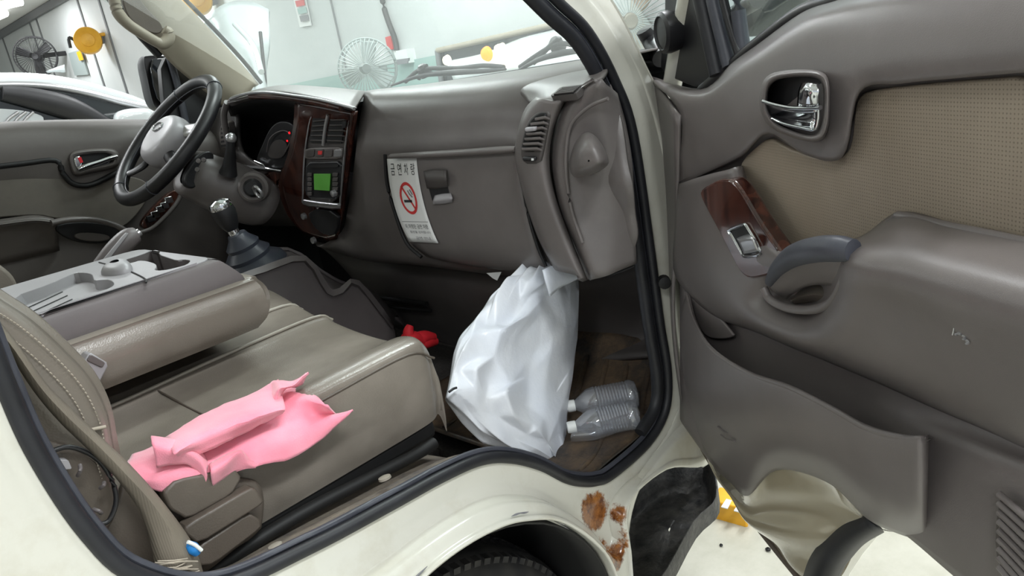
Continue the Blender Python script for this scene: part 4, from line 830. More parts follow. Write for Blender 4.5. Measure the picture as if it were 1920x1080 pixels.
# lower corner behind the seat: round carpeted storage cover
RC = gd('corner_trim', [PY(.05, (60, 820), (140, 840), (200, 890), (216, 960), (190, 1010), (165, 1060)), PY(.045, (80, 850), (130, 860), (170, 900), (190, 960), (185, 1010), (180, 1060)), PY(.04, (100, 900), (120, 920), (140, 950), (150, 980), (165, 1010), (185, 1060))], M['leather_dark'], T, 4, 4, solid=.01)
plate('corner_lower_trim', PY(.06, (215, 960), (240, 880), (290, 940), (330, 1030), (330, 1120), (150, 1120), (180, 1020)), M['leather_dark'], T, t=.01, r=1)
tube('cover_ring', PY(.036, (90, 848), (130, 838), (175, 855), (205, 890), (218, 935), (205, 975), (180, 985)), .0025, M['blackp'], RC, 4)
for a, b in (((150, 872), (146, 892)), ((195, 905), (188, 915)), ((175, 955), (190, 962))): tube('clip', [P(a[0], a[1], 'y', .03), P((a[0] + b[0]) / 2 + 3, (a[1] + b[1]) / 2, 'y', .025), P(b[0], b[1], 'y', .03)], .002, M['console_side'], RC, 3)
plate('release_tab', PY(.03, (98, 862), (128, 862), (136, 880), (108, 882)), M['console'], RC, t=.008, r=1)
# seat belt
BL = gd('seat_belt', [PY(.03, (-60, 590), (0, 640), (60, 730), (110, 790), (170, 848), (220, 900), (262, 960), (285, 1030), (292, 1100)),
                      PY(.015, (-40, 585), (15, 640), (75, 725), (125, 780), (178, 830), (232, 885), (290, 950), (335, 1025), (345, 1090)),
                      PY(.03, (-20, 580), (30, 640), (88, 720), (138, 770), (190, 820), (245, 872), (305, 940), (362, 1020), (385, 1085))], M['belt'], T, 5, 3, solid=.0015)
fz = []
for k in range(14):
    a = P(292 + rs.uniform(-6, 8), 1052 + k * 3, 'y', .012); b = P(362 + rs.uniform(-12, 12), 1044 + k * 3 + rs.uniform(-6, 6), 'y', .012); fz.append(tube('s', [a, (a + b) / 2 + V((0, -.004, rs.uniform(-.004, .004))), b], .0007, M['stitch'], None, 2, sides=5))
joined('frayed_stitching', fz, parent=BL)['kind'] = 'stuff'
# buckle
BU = plate('belt_buckle', PY(.36, (150, 690), (168, 660), (205, 682), (185, 722)), M['console'], T, t=.025, r=1, bev=.004); BU['label'] = 'light grey plastic seat belt buckle'
tube('buckle_stem', PY(.37, (165, 705), (172, 740)), .012, M['blackp'], BU, 1)
plate('release_button', PY(.358, (162, 676), (170, 664), (198, 680), (192, 690)), M['dash'], BU, t=.003, r=1, bev=.001)
# folded centre seat = console with cup holders
CC = bpy.data.objects.new('folded_centre_seat', None); COL.objects.link(CC); CC.parent = T; CC.matrix_parent_inverse = Matrix.Translation(-LOC[T.name])
def rr_(x0, x1, y0, y1, z, r=.03):
    out = []
    for (cx, cy, a0) in ((x1 - r, y1 - r, 0), (x0 + r, y1 - r, 90), (x0 + r, y0 + r, 180), (x1 - r, y0 + r, 270)):
        for k in range(4): a = math.radians(a0 + k * 30); out.append(V((cx + r * math.cos(a), cy + r * math.sin(a), z)))
    return out
grid('padding', [rr_(.06, .535, .40, .77, 1.0, .05), rr_(.05, .55, .385, .785, 1.02, .05), rr_(.05, .56, .38, .79, 1.05, .06), rr_(.05, .548, .39, .78, 1.075, .05), rr_(.06, .53, .405, .765, 1.083, .05), rr_(.2, .4, .55, .6, 1.083, .01)], M['leather'], CC, 2, 4, closed_u=True)
grid('shell', [rr_(.07, .525, .408, .762, 1.075, .035), rr_(.07, .525, .408, .762, 1.09, .035), rr_(.075, .505, .415, .755, 1.118, .035), rr_(.08, .498, .42, .75, 1.124, .035), rr_(.085, .49, .428, .742, 1.1255, .03)], M['console_side'], CC, 2, 3, closed_u=True)
# top plate with real openings, cut as bmesh holes
def holed_plate(name, outer, holes, z, t, mat, par):
    bm = bmesh.new(); es = []
    for L in [outer] + holes:
        vs = [bm.verts.new((p[0], p[1], z)) for p in L]
        for i in range(len(vs)): es.append(bm.edges.new((vs[i], vs[(i + 1) % len(vs)])))
    bmesh.ops.triangle_fill(bm, use_beauty=True, use_dissolve=False, edges=es)
    for f in bm.faces:
        if f.normal.z < 0: f.normal_flip()
    me = bpy.data.meshes.new(name); bm.to_mesh(me); bm.free(); o = link(name, me, mat, par); mod(o, 'SOLIDIFY', thickness=t, offset=-1); mod(o, 'BEVEL', width=.0025, segments=2, limit_method='ANGLE', angle_limit=.8); return o
def sm(L, it=2): return [tuple(p)[:2] for p in chaikin([V((a, b, 0)) for a, b in L], it)]
zt = 1.1275
holeA = sm([(.10, .455), (.30, .455), (.315, .47), (.33, .50), (.345, .53), (.335, .56), (.315, .575), (.325, .60), (.345, .63), (.335, .70), (.30, .725), (.10, .725)], 2)
holeB = sm([(.395, .62), (.405, .57), (.44, .57), (.455, .54), (.46, .48), (.475, .455), (.49, .47), (.488, .55), (.47, .58), (.472, .63), (.488, .66), (.485, .70), (.46, .725), (.41, .72), (.395, .69)], 2)
holeC = sm([(.365, .60), (.385, .585), (.40, .60), (.395, .625), (.37, .628)], 2)
def zpx(L, z): return [tuple(P(a, b, 'z', z))[:2] for a, b in L]
holeA = sm(zpx([(45, 572), (57, 598), (135, 562), (187, 546), (206, 540), (215, 532), (206, 524), (190, 524), (176, 526), (174, 520), (172, 514), (160, 511), (142, 511), (125, 518), (95, 532), (20, 558)], zt), 1)
holeB = sm(zpx([(230, 488), (262, 478), (289, 468), (300, 470), (297, 477), (318, 484), (330, 488), (345, 486), (358, 488), (350, 496), (330, 502), (305, 507), (288, 506), (294, 500), (292, 494), (275, 489), (262, 488), (250, 492), (236, 494)], zt), 1)
tp = holed_plate('tray_top', [tuple(p)[:2] for p in rr_(.085, .492, .426, .744, 0, .03)], [holeA, holeB], zt, .004, M['console'], CC)
def well(name, hole, depth, mat, bottom):
    c = V((sum(p[0] for p in hole) / len(hole), sum(p[1] for p in hole) / len(hole), 0)); top = [V((a, b, zt - .001)) for a, b in hole]
    k_ = len(hole); vs = top + [V((c.x + (a - c.x) * .96, c.y + (b - c.y) * .96, zt - depth)) for a, b in hole]
    fs = [(i, (i + 1) % k_, (i + 1) % k_ + k_, i + k_) for i in range(k_)] + [tuple(range(k_, 2 * k_))]
    o = mesh(name, vs, fs, mat, CC, angle=30); return o
WA_ = well('coin_tray', holeA, .016, M['console'], 0); well('cup_well', holeB, .036, M['console_side'], 0)
for k in range(3):
    q = [P(45 + k * 9 + j * 72, 580 + k * 7 - j * 33, 'z', zt - .015) for j in (0, 1)]; tube('groove', q, .0012, M['deep'], WA_, 1, flat=.6)
tube('lid_seam', [P(a, b, 'z', zt + .0005) for a, b in ((186, 492), (205, 497))] , .0014, M['deep'], CC, 1)
tube('lid_seam', [P(a, b, 'z', zt + .0005) for a, b in ((247, 510), (262, 517), (273, 524), (274, 530))], .0014, M['deep'], CC, 2)
lm = []
for (k, z) in ((1, zt - .004), (.95, zt + .006), (.7, zt + .013), (.3, zt + .016)):
    pts = [(190, 516), (205, 504), (228, 496), (243, 496), (250, 505), (240, 512), (215, 517)]; lm.append([P(220 + (a - 220) * k, 507 + (b - 507) * k, 'z', zt) * V((1, 1, 0)) + V((0, 0, z)) for a, b in pts])
grid('lid_latch', lm, M['console'], CC, 3, 3, closed_u=True)
# driver seat back corner behind the console
DSx = box('driver_seat', (.36, 1.17, .9), (.5, .54, .16), M['leather'], T, bev=.04, seg=4)
box('driver_backrest', (.02, 1.17, 1.15), (.12, .5, .5), M['leather'], T, rot=Matrix.Rotation(math.radians(-12), 3, 'Y'), bev=.05, seg=4)
plate('driver_seat_side', PY(.86, (-40, 470), (0, 495), (30, 520), (40, 560), (-40, 600)), M['leather'], T, t=.1, r=2, bev=.02)
# ---------------------------------------------------------------- the open passenger door
PDR = bpy.data.objects.new('passenger_door', None); COL.objects.link(PDR); PDR.parent = T; PDR.matrix_parent_inverse = Matrix.Translation(-LOC[T.name])
# painted outer shell, with the wheel arch cut
def dsp(px, py, o): p = DP(px, py, o) - V((HG.x, HG.y, 0)); return (p.dot(DD), p.z)
edge = [dsp(a, b, 0) for a, b in ((1262, 640), (1290, 790), (1342, 884), (1380, 935), (1422, 985), (1462, 1035), (1500, 1082))]
edge = [(max(.0, s), z) for s, z in edge]
archd = [dsp(a, b, 0) for a, b in ((1560, 1085), (1582, 1050), (1610, 1015), (1650, 990))]
SH = [(.0, 1.24), (.0, .9)] + edge + [(.39, .50)] + archd + [(.62, .80), (.75, .83), (.97, .88), (.98, 1.34), (.5, 1.33), (.25, 1.27)]
plate('outer_skin', [DS(s, z, 0.0) for s, z in SH], M['paint'], PDR, t=.03, r=0, bev=.004, n=DN)
IP = grid('inner_panel', [DPs(.05, (1275, 700), (1330, 850), (1400, 925), (1440, 880), (1500, 880), (1560, 905), (1640, 985), (1700, 1000)),
      DPs(.032, (1278, 740), (1335, 872), (1395, 950), (1450, 945), (1520, 930), (1580, 945), (1645, 990), (1700, 1002)),
      DPs(.030, (1282, 770), (1342, 892), (1405, 980), (1470, 1000), (1535, 985), (1590, 980), (1648, 992), (1700, 1004)),
      DPs(.012, (1286, 790), (1348, 897), (1425, 995), (1500, 1070), (1548, 1055), (1600, 1015), (1652, 994), (1700, 1006)),
      DPs(.002, (1288, 795), (1346, 897), (1424, 992), (1510, 1090), (1568, 1090), (1612, 1020), (1656, 992), (1700, 1008))], N('glossy door metal', (176, 166, 142), .10, coat=1.0).m, PDR, 10, 10, angle=80, fn=lambda p, u, v: p + DN * (.0045 * math.sin((p.z - .5 * (p - HG).dot(DD)) * 75) * math.sin(PI * min(1, max(0, v))) * math.sin(PI * min(1, max(0, u)))))
for k, q in enumerate((((1425, 932, .038), (1470, 925, .042), (1520, 905, .046), (1548, 892, .05)), ((1450, 962, .034), (1500, 968, .036), (1560, 945, .042), (1598, 925, .05)))):
    pass
tube('door_edge_seal', DPs(.008, (1288, 792), (1345, 890), (1385, 945), (1422, 992), (1462, 1042), (1500, 1088)), .004, M['leather_dark'], PDR, 4)
grid('arch_weatherstrip', [DPs(.02, (1506, 1098), (1522, 1050), (1548, 1015), (1585, 985), (1632, 962)), DPs(.034, (1522, 1098), (1538, 1060), (1560, 1028), (1592, 1000), (1640, 975)), DPs(.03, (1545, 1098), (1562, 1062), (1582, 1034), (1608, 1010), (1648, 985)), DPs(.012, (1562, 1098), (1578, 1062), (1594, 1040), (1618, 1014), (1655, 992))], M['rubber'], PDR, 4, 4, solid=.004)
# main trim moulding
XC = (1275, 1335, 1390, 1440, 1510, 1580, 1612, 1690, 1810, 1990)
def tr(ys, os): return [DP(x, y, o) for x, y, o in zip(XC, ys, os)]
rows = [
 [DP(a, b, o) for a, b, o in ((1218, 142, -.02), (1312, 166, -.01), (1370, 118, 0), (1420, 82, .0), (1500, 24, .0), (1560, 2, .0), (1612, -12, .0), (1690, -26, .0), (1810, -42, .0), (1990, -60, .0))],
 [DP(a, b, .03) for a, b in ((1232, 158), (1318, 172), (1378, 124), (1428, 88), (1506, 32), (1566, 10), (1616, -5), (1692, -20), (1812, -36), (1990, -54))],
 [DP(a, b, .052) for a, b in ((1276, 215), (1332, 186), (1388, 140), (1436, 105), (1512, 55), (1572, 32), (1616, 20), (1692, 4), (1812, -10), (1990, -26))],
 tr((300, 270, 225, 195, 170, 140, 115, 100, 88, 75), (.055, .06, .064, .066, .068, .068, .068, .068, .068, .068)),
 tr((345, 318, 290, 248, 284, 286, 172, 156, 145, 130), (.052, .056, .06, .064, .066, .066, .066, .066, .066, .066)),
 tr((352, 328, 300, 258, 292, 294, 186, 164, 153, 138), (.048, .046, .044, .044, .044, .044, .044, .044, .044, .044)),
 tr((430, 430, 420, 410, 400, 400, 400, 390, 420, 440), (.044, .042, .042, .042, .042, .042, .042, .042, .042, .042)),
 tr((545, 560, 580, 600, 630, 660, 680, 710, 760, 830), (.05, .045, .042, .042, .042, .042, .042, .045, .05, .055)),
 tr((640, 660, 680, 700, 730, 760, 780, 800, 835, 900), (.052, .045, .042, .042, .042, .042, .044, .06, .07, .075)),
 tr((720, 760, 790, 800, 820, 850, 870, 880, 900, 960), (.052, .048, .045, .042, .042, .042, .05, .07, .078, .078)),
 tr((780, 862, 905, 882, 870, 905, 940, 960, 1000, 1060), (.05, .048, .048, .045, .045, .045, .05, .07, .074, .074)),
 tr((790, 868, 915, 888, 878, 915, 955, 998, 1098, 1230), (.04, .042, .045, .042, .04, .042, .045, .06, .06, .06))]
TR = grid('trim_moulding', rows, M['door_trim'], PDR, 6, 5, angle=80); mod(TR, 'SOLIDIFY', thickness=.006, offset=-1)
# end face toward the hinge
grid('hinge_end_face', [DPs(-.0, (1214, 142, -.02), (1232, 250, -.02), (1238, 350, -.02), (1245, 450, -.02), (1252, 560, -.02), (1262, 660, -.02), (1275, 780, -.01)), DPs(0, (1240, 165, .02), (1252, 260, .02), (1258, 350, .02), (1258, 450, .02), (1258, 560, .02), (1266, 670, .02), (1282, 785, .02)), DPs(0, (1278, 216, .052), (1276, 300, .054), (1275, 350, .052), (1274, 440, .045), (1266, 545, .05), (1270, 650, .052), (1288, 790, .045))], M['door_trim'], PDR, 4, 4, solid=.005)
plate('end_slot', DPs(.0, (1236, 300), (1244, 300), (1250, 420), (1246, 440), (1240, 410)), M['deep'], PDR, t=.012, r=1)
lathe('hinge_bolt', [(.012, -.01), (.011, .004), (.005, .006)], P(1246, 530, 'y', -.03), (-.7, -.7, 0), M['deep'], T, 14)
# insert
plate('vinyl_insert', DPs(.050, (1386, 312), (1400, 290), (1440, 256), (1476, 278), (1530, 297), (1572, 299), (1596, 276), (1604, 190), (1622, 170), (1750, 156), (1990, 138), (1990, 470), (1840, 436), (1700, 403), (1688, 404), (1672, 425), (1640, 445), (1592, 462), (1530, 462), (1478, 474), (1440, 428), (1405, 368)), M['perf'], PDR, t=.008, r=2, f=.2, n=DN, bev=.002)
# switch pod running down into the armrest
C_ = [((1388, 312, .05), (1378, 316, .07), (1342, 324, .072), (1315, 332, .07), (1276, 345, .052)),
      ((1408, 370, .05), (1395, 372, .074), (1350, 392, .075), (1304, 412, .072), (1270, 425, .05)),
      ((1442, 425, .05), (1428, 430, .078), (1380, 455, .08), (1322, 485, .078), (1270, 515, .05)),
      ((1482, 472, .05), (1468, 478, .085), (1425, 520, .08), (1372, 562, .085), (1335, 585, .05)),
      ((1530, 460, .05), (1505, 485, .075), (1480, 545, .050), (1432, 600, .092), (1420, 618, .046)),
      ((1590, 457, .05), (1565, 490, .09), (1535, 555, .045), (1496, 626, .096), (1490, 648, .046)),
      ((1630, 443, .05), (1600, 482, .12), (1583, 560, .112), (1552, 645, .094), (1552, 672, .044)),
      ((1690, 404, .05), (1690, 498, .12), (1682, 580, .11), (1655, 685, .09), (1658, 716, .044)),
      ((1780, 424, .05), (1780, 520, .12), (1772, 620, .11), (1762, 730, .088), (1764, 764, .046)),
      ((1860, 440, .05), (1860, 541, .12), (1860, 660, .11), (1862, 770, .088), (1864, 806, .05)),
      ((1995, 468, .05), (1995, 578, .12), (1995, 720, .11), (1995, 832, .088), (1995, 872, .05))]
ARM = grid('armrest', [[DP(*C_[j][i]) for j in range(11)] for i in range(5)], M['door_trim'], PDR, 6, 6, angle=80); mod(ARM, 'SOLIDIFY', thickness=.004, offset=-1)
tube('armrest_top_edge', DPs(.056, (1640, 440), (1678, 412), (1692, 406), (1780, 426), (1860, 442), (1990, 470)), .0045, M['door_trim'], ARM, 4)
tube('screw_cover', [DP(1624 + 13 * math.cos(t), 531 + 21 * math.sin(t), .1205) for t in [2 * PI * k / 16 for k in range(16)]], .0008, M['dash'], ARM, 1, True, 6)
# pull arc and cup
tube('pull_handle', DPs(0, (1444, 528, .09), (1462, 500, .105), (1492, 478, .118), (1530, 468, .124), (1568, 466, .124), (1600, 470, .12)), [.006, .009, .0115, .012, .012, .010], M['greyrub'], ARM, 5, flat=1.0)
grid('pull_grip_underside', [DPs(0, (1448, 535, .086), (1468, 508, .1), (1498, 488, .112), (1535, 480, .118), (1592, 484, .118)), DPs(0, (1458, 545, .08), (1480, 525, .092), (1508, 510, .1), (1545, 504, .108), (1588, 510, .112)), DPs(0, (1475, 555, .065), (1490, 545, .075), (1512, 532, .085), (1545, 528, .09), (1580, 532, .095))], M['door_trim'], ARM, 4, 4, solid=.004)
grid('pull_cup', [DPs(.06, (1484, 560), (1500, 545), (1525, 535), (1560, 532)), DPs(.072, (1482, 564), (1505, 556), (1530, 553), (1558, 556)), DPs(.06, (1490, 570), (1508, 568), (1530, 566), (1550, 570))], M['leather_dark'], ARM, 4, 4, solid=.004)
tube('cup_rim', DPs(0, (1432, 540, .09), (1445, 562, .088), (1480, 578, .088), (1525, 580, .092), (1560, 565, .1), (1580, 530, .112), (1592, 495, .12)), .005, M['door_trim'], ARM, 5)
# wood switch plate
WS = plate('window_switch_plate', DPs(.088, (1310, 356), (1345, 336), (1370, 336), (1386, 352), (1425, 420), (1470, 482), (1452, 514), (1402, 525), (1384, 508), (1350, 440), (1316, 378)), M['wood'], PDR, t=.02, r=2, f=.2, bev=.004, n=DN); WS['label'] = 'glossy dark red wood plate round the window switch'
tube('switch_frame', DPs(.090, (1366, 432), (1394, 421), (1404, 430), (1426, 470), (1420, 478), (1398, 481), (1390, 472), (1372, 440)), .0022, M['chrome'], WS, 3, True, 8)
plate('switch_well', DPs(.0895, (1368, 434), (1398, 422), (1424, 472), (1396, 479)), M['deep'], WS, t=.004, r=1, bev=0, n=DN)
grid('window_switch', [DPs(0, (1381, 447, .09), (1394, 441, .09), (1404, 438, .09)), DPs(0, (1386, 456, .098), (1399, 450, .099), (1411, 448, .098)), DPs(0, (1394, 476, .092), (1408, 474, .093), (1422, 471, .092))], M['satin'], WS, 4, 4, solid=.003)
# inner handle
hpx = [(1429, 190), (1433, 160), (1447, 143), (1475, 136), (1512, 134), (1540, 139), (1551, 155), (1553, 190), (1551, 232), (1540, 258), (1515, 262), (1475, 250), (1447, 235), (1432, 212)]
def hk(k, o): return [DP(1496 + (a - 1496) * k, 196 + (b - 196) * k, o) for a, b in hpx]
HB = grid('door_handle', [hk(1.07, .064), hk(1.02, .083), hk(.93, .086), hk(.86, .080), hk(.84, .068)], M['door_trim'], PDR, 3, 3, closed_u=True, solid=.002)
plate('handle_cavity', hk(.87, .068), M['deep'], HB, t=.004, r=0, bev=0, n=DN)
grid('chrome_bowl', [DPs(0, (1433, 192, .078), (1460, 199, .082), (1500, 205, .084), (1534, 204, .084)), DPs(0, (1438, 212, .074), (1462, 218, .07), (1500, 222, .07), (1532, 222, .076)), DPs(0, (1455, 230, .077), (1475, 236, .076), (1505, 242, .077), (1526, 244, .08))], M['chrome'], HB, 4, 4, solid=.002)
tube('chrome_lip', DPs(.086, (1431, 190), (1455, 197), (1490, 203), (1538, 202)), .0022, M['chrome'], HB, 4)
tube('chrome_lip', DPs(.084, (1535, 204), (1534, 225), (1527, 243), (1500, 239), (1470, 232), (1448, 222)), .0016, M['chrome'], HB, 4)
grid('chrome_lever', [DPs(0, (1503, 155, .084), (1515, 153, .088), (1534, 156, .086)), DPs(0, (1497, 170, .088), (1513, 170, .095), (1535, 172, .09)), DPs(0, (1494, 198, .086), (1512, 200, .09), (1534, 198, .087))], M['chrome'], HB, 5, 5, solid=.002)
# map pocket panel
PK = grid('map_pocket', [
 DPs(0, (1291, 548, .05), (1305, 600, .065), (1335, 650, .085), (1400, 695, .098), (1480, 722, .1), (1560, 762, .1), (1620, 796, .1), (1680, 815, .1), (1730, 818, .098), (1741, 817, .05)),
 DPs(0, (1286, 552, .058), (1300, 606, .074), (1332, 656, .094), (1398, 701, .106), (1478, 729, .108), (1558, 769, .108), (1619, 803, .108), (1680, 821, .108), (1733, 823, .106), (1743, 820, .05)),
 DPs(0, (1276, 600, .055), (1288, 680, .07), (1322, 730, .09), (1392, 765, .102), (1478, 790, .106), (1558, 840, .106), (1619, 870, .106), (1680, 888, .106), (1733, 895, .104), (1742, 890, .05)),
 DPs(0, (1277, 680, .052), (1302, 760, .06), (1340, 802, .078), (1400, 832, .088), (1472, 840, .092), (1552, 875, .094), (1620, 930, .094), (1680, 955, .094), (1732, 958, .092), (1740, 955, .05)),
 DPs(0, (1290, 788, .045), (1335, 868, .05), (1370, 905, .052), (1402, 930, .052), (1455, 882, .054), (1550, 904, .056), (1625, 972, .058), (1690, 1003, .058), (1732, 1012, .058), (1740, 1010, .048))], M['door_trim'], PDR, 6, 6, angle=80); mod(PK, 'SOLIDIFY', thickness=.004, offset=-1)
tube('pocket_edge', DPs(0, (1290, 550, .054), (1303, 603, .07), (1333, 653, .092), (1400, 698, .103), (1480, 726, .106), (1560, 766, .106), (1620, 800, .106), (1680, 818, .106), (1734, 821, .104)), [.003] * 8 + [.001], M['door_trim'], PK, 5)
plate('pocket_inner_wedge', DPs(.048, (1298, 548), (1322, 562), (1352, 590), (1378, 620), (1384, 630), (1360, 635), (1330, 632), (1310, 600)), M['door_trim'], PDR, t=.004, r=2, raise_=.006, n=DN)
# speaker grille slats
SG = plate('speaker_grille', DPs(.080, (1872, 918), (1990, 1010), (1990, 1180), (1866, 1060), (1862, 1000)), M['door_dark'], PDR, t=.006, r=1, n=DN, raise_=.0)
for k in range(9):
    q = DPs(.086, (1873, 926 + k * 17), (1930, 976 + k * 19), (1990, 1030 + k * 21)); tube('slat', q, .0028, M['door_trim'], SG, 2, sides=8)
# wear marks, moulded ribs
def mark(name, pts, o, mat, par, r=.0008): return tube(name, [DP(a, b, o) for a, b in pts], r, mat, par, 2, sides=5)
wk = []
for (cx, cy, o, n_) in ((1802, 632, .117, 9), (1866, 734, .1, 8)):
    for k in range(n_):
        a = rs.uniform(-12, 12); wk.append(tube('s', DPs(o, (cx + a, cy + a * .8 + rs.uniform(-5, 5)), (cx + a + rs.uniform(2, 7), cy + a * .8 + rs.uniform(-5, 5))), .0009, M['satin'], None, 1, sides=5))
wk.append(tube('s', DPs(.1175, (1788, 600), (1789, 615), (1786, 628)), .0006, M['satin'], None, 2, sides=5))
joined('scuff', wk, parent=PDR)['kind'] = 'stuff'
wk = []
for k in range(12):
    x = 1288 + k * 5.5 + (k > 6) * 3; y = 650 + k * 15; wk.append(tube('s', DPs(.054 + .003 * k, (x, y), (x + 12, y + 9), (x + 26, y + 12)), .0014, M['door_trim'], None, 2, sides=6))
joined('moulded_ribs', wk, parent=PK)['kind'] = 'stuff'
# window frame, sail, glass, mirror
plate('sail_panel', DPs(-.005, (1246, -60), (1246, 40), (1240, 60), (1238, 138), (1312, 168), (1352, 132), (1318, -60)), M['blackp'], PDR, t=.02, r=1, n=DN, f=.15)
kn = DP(1264, 58, .0); KN = lathe('sail_knob', [(.030, -.005), (.033, .01), (.032, .02), (.026, .024), (.024, .021), (.01, .022)], kn, DN, M['blackp'], PDR, 32)
for (a, w_, mt, o_) in ((0, .012, 'rubber', .004), (22, .010, 'greyrub', .0), (42, .006, 'blackp', -.004)):
    tube('window_channel', DPs(o_, (1302 + a, -60), (1322 + a, 30), (1346 + a, 140 - a * .7)), w_, M[mt], PDR, 3, flat=1.0)
tube('window_channel', DPs(-.012, (1378, -60), (1384, 20), (1394, 96)), .010, M['greyrub'], PDR, 3)
tube('belt_weatherstrip', DPs(-.006, (1318, 172), (1372, 126), (1424, 84), (1502, 27), (1562, 5), (1614, -10), (1700, -24), (1990, -60)), .011, M['blackp'], PDR, 4)
plate('window_glass', DPs(-.012, (1330, 150), (1420, 92), (1500, 34), (1600, 0), (1990, -50), (1990, -400), (1340, -400)), M['pane'], PDR, t=.004, r=0, bev=0, n=DN)
tube('window_frame', [DS(.0, 1.26, -.01), DS(.12, 1.42, -.01), DS(.26, 1.58, 0), DS(.45, 1.68, .01), DS(.95, 1.7, .01), DS(.98, 1.34, -.01)], .016, M['paint'], PDR, 5)
# exterior mirror seen through the glass
emr = []
for (o_, k) in ((-.098, .02), (-.10, .8), (-.11, 1.0), (-.16, 1.02), (-.2, .6), (-.2, .02)):
    pts = [(1402, -120), (1404, 20), (1412, 62), (1440, 50), (1500, 0), (1540, -60), (1540, -140), (1460, -160)]; emr.append([DP(1465 + (a - 1465) * k, -50 + (b + 50) * k, -.13) + DN * (o_ + .13) for a, b in pts])
EM = grid('door_mirror', emr, M['blackp'], PDR, 4, 3, closed_u=True)
tube('mirror_arm', DPs(-.06, (1340, 60), (1372, 30), (1420, 0)), .012, M['blackp'], PDR, 3)
plate('mirror_pane', DPs(-.09, (1420, -120), (1424, 10), (1432, 30), (1490, -10), (1520, -60), (1520, -130)), M['dark_glass'], EM, t=.006, r=1, n=DN)
tube('mirror_bracket', [DP(1208, 55, -.02) , DP(1222, 80, -.03), DP(1240, 110, -.02)], .016, M['blackp'], PDR, 3)

# ================================================================== loose things
# rubber mat in the footwell
MT = grid('floor_mat', [[V((x, y, z)) for y in (.03, .12, .22, .34, .46, .6)] for x, z in ((.815, .66), (.85, .64), (.92, .64), (1.04, .642), (1.16, .655), (1.26, .72))], M['mat'], None, 6, 6, solid=.008, fn=lambda p, u, v: p + V((0, 0, .004 * noise.noise(p * 12))))
tag(MT, 'dirty dark rubber mat with slanted ribs in the passenger footwell', 'floor mat')
for k in range(9):
    tube('rib', [V((1.06 - .0 * k, .06 + k * .055, .650)), V((1.13, .10 + k * .055, .657)), V((1.2, .13 + k * .055, .683))], .006, M['mat'], MT, 3, flat=.6)
for k in range(5): tube('rib', [V((.85, .05 + k * .09, .648)), V((.91, .06 + k * .09, .648)), V((.98, .09 + k * .09, .65))], .005, M['mat'], MT, 3, flat=.6)
lathe('mat_eyelet', [(.008, 0), (.008, .003), (.004, .003)], P(1190, 795, 'z', .652), (0, 0, 1), M['sill'], MT, 16)
# white plastic bag: a crumpled sack, its folds sharp creases of a coarse film cage
BG = [(490, 1010, 1060, .15), (500, 982, 1082, .145), (525, 948, 1085, .14), (560, 917, 1086, .13), (595, 890, 1085, .13), (630, 862, 1083, .12), (665, 850, 1078, .12), (705, 842, 1074, .11), (745, 834, 1068, .10), (785, 862, 1064, .09), (820, 905, 1062, .08), (845, 975, 1058, .07), (862, 1030, 1050, .06)]
rb = random.Random(5); vs = []; fs = []; NUB = 20
for i, (y, l, r, d) in enumerate(BG):
    c = (l + r) / 2; hw = (r - l) / 2
    for k in range(NUB):
        t = 2 * PI * (k + .22 * noise.noise(V((k * 7.1, i * 3.3, 1)))) / NUB; inner = 0 < i < len(BG) - 1
        px = c + hw * math.cos(t); p = P(px, y + (rb.uniform(-15, 15) if inner else 0), 'y', d + .075)
        dep = max(-.9, -math.sin(t)); j = rb.uniform(-.022, .022) * min(1, max(0, i - .7)) * (abs(math.sin(t)) if inner else 0)
        vs.append(p + (CAM - p).normalized() * ((.062 * dep) * min(1, hw / 60) + j) + V((rb.uniform(-.006, .006), 0, 0)) * (1 if inner and abs(math.sin(t)) > .3 else 0))
for i in range(len(BG) - 1):
    for k in range(NUB):
        a, b, c, d = i * NUB + k, i * NUB + (k + 1) % NUB, (i + 1) * NUB + (k + 1) % NUB, (i + 1) * NUB + k
        fs += [(a, b, c), (a, c, d)] if rb.random() < .5 else [(a, b, d), (b, c, d)]
fs += [tuple(range(NUB)), tuple(range((len(BG) - 1) * NUB, len(BG) * NUB))]
BAG = mesh('plastic_bag', vs, fs, M['bag'])
ca_ = BAG.data.attributes.new('crease_edge', 'FLOAT', 'EDGE')
for e_ in ca_.data: e_.value = rb.choice((0, .35, .6, .8))
mod(BAG, 'SUBSURF', levels=3, render_levels=3)
tag(BAG, 'crumpled white plastic bag standing in the footwell', 'bag')
grid('folded_flap', [PY(.13, (1018, 506), (1040, 497), (1068, 496), (1084, 512)), PY(.125, (1024, 530), (1045, 524), (1070, 520), (1085, 522)), PY(.13, (1032, 556), (1050, 540), (1070, 530), (1086, 522))], M['bag'], BAG, 4, 4, solid=.002)
tube('black_print', PY(.135, (842, 735), (850, 729), (856, 727)), .002, M['print_black'], BAG, 2)
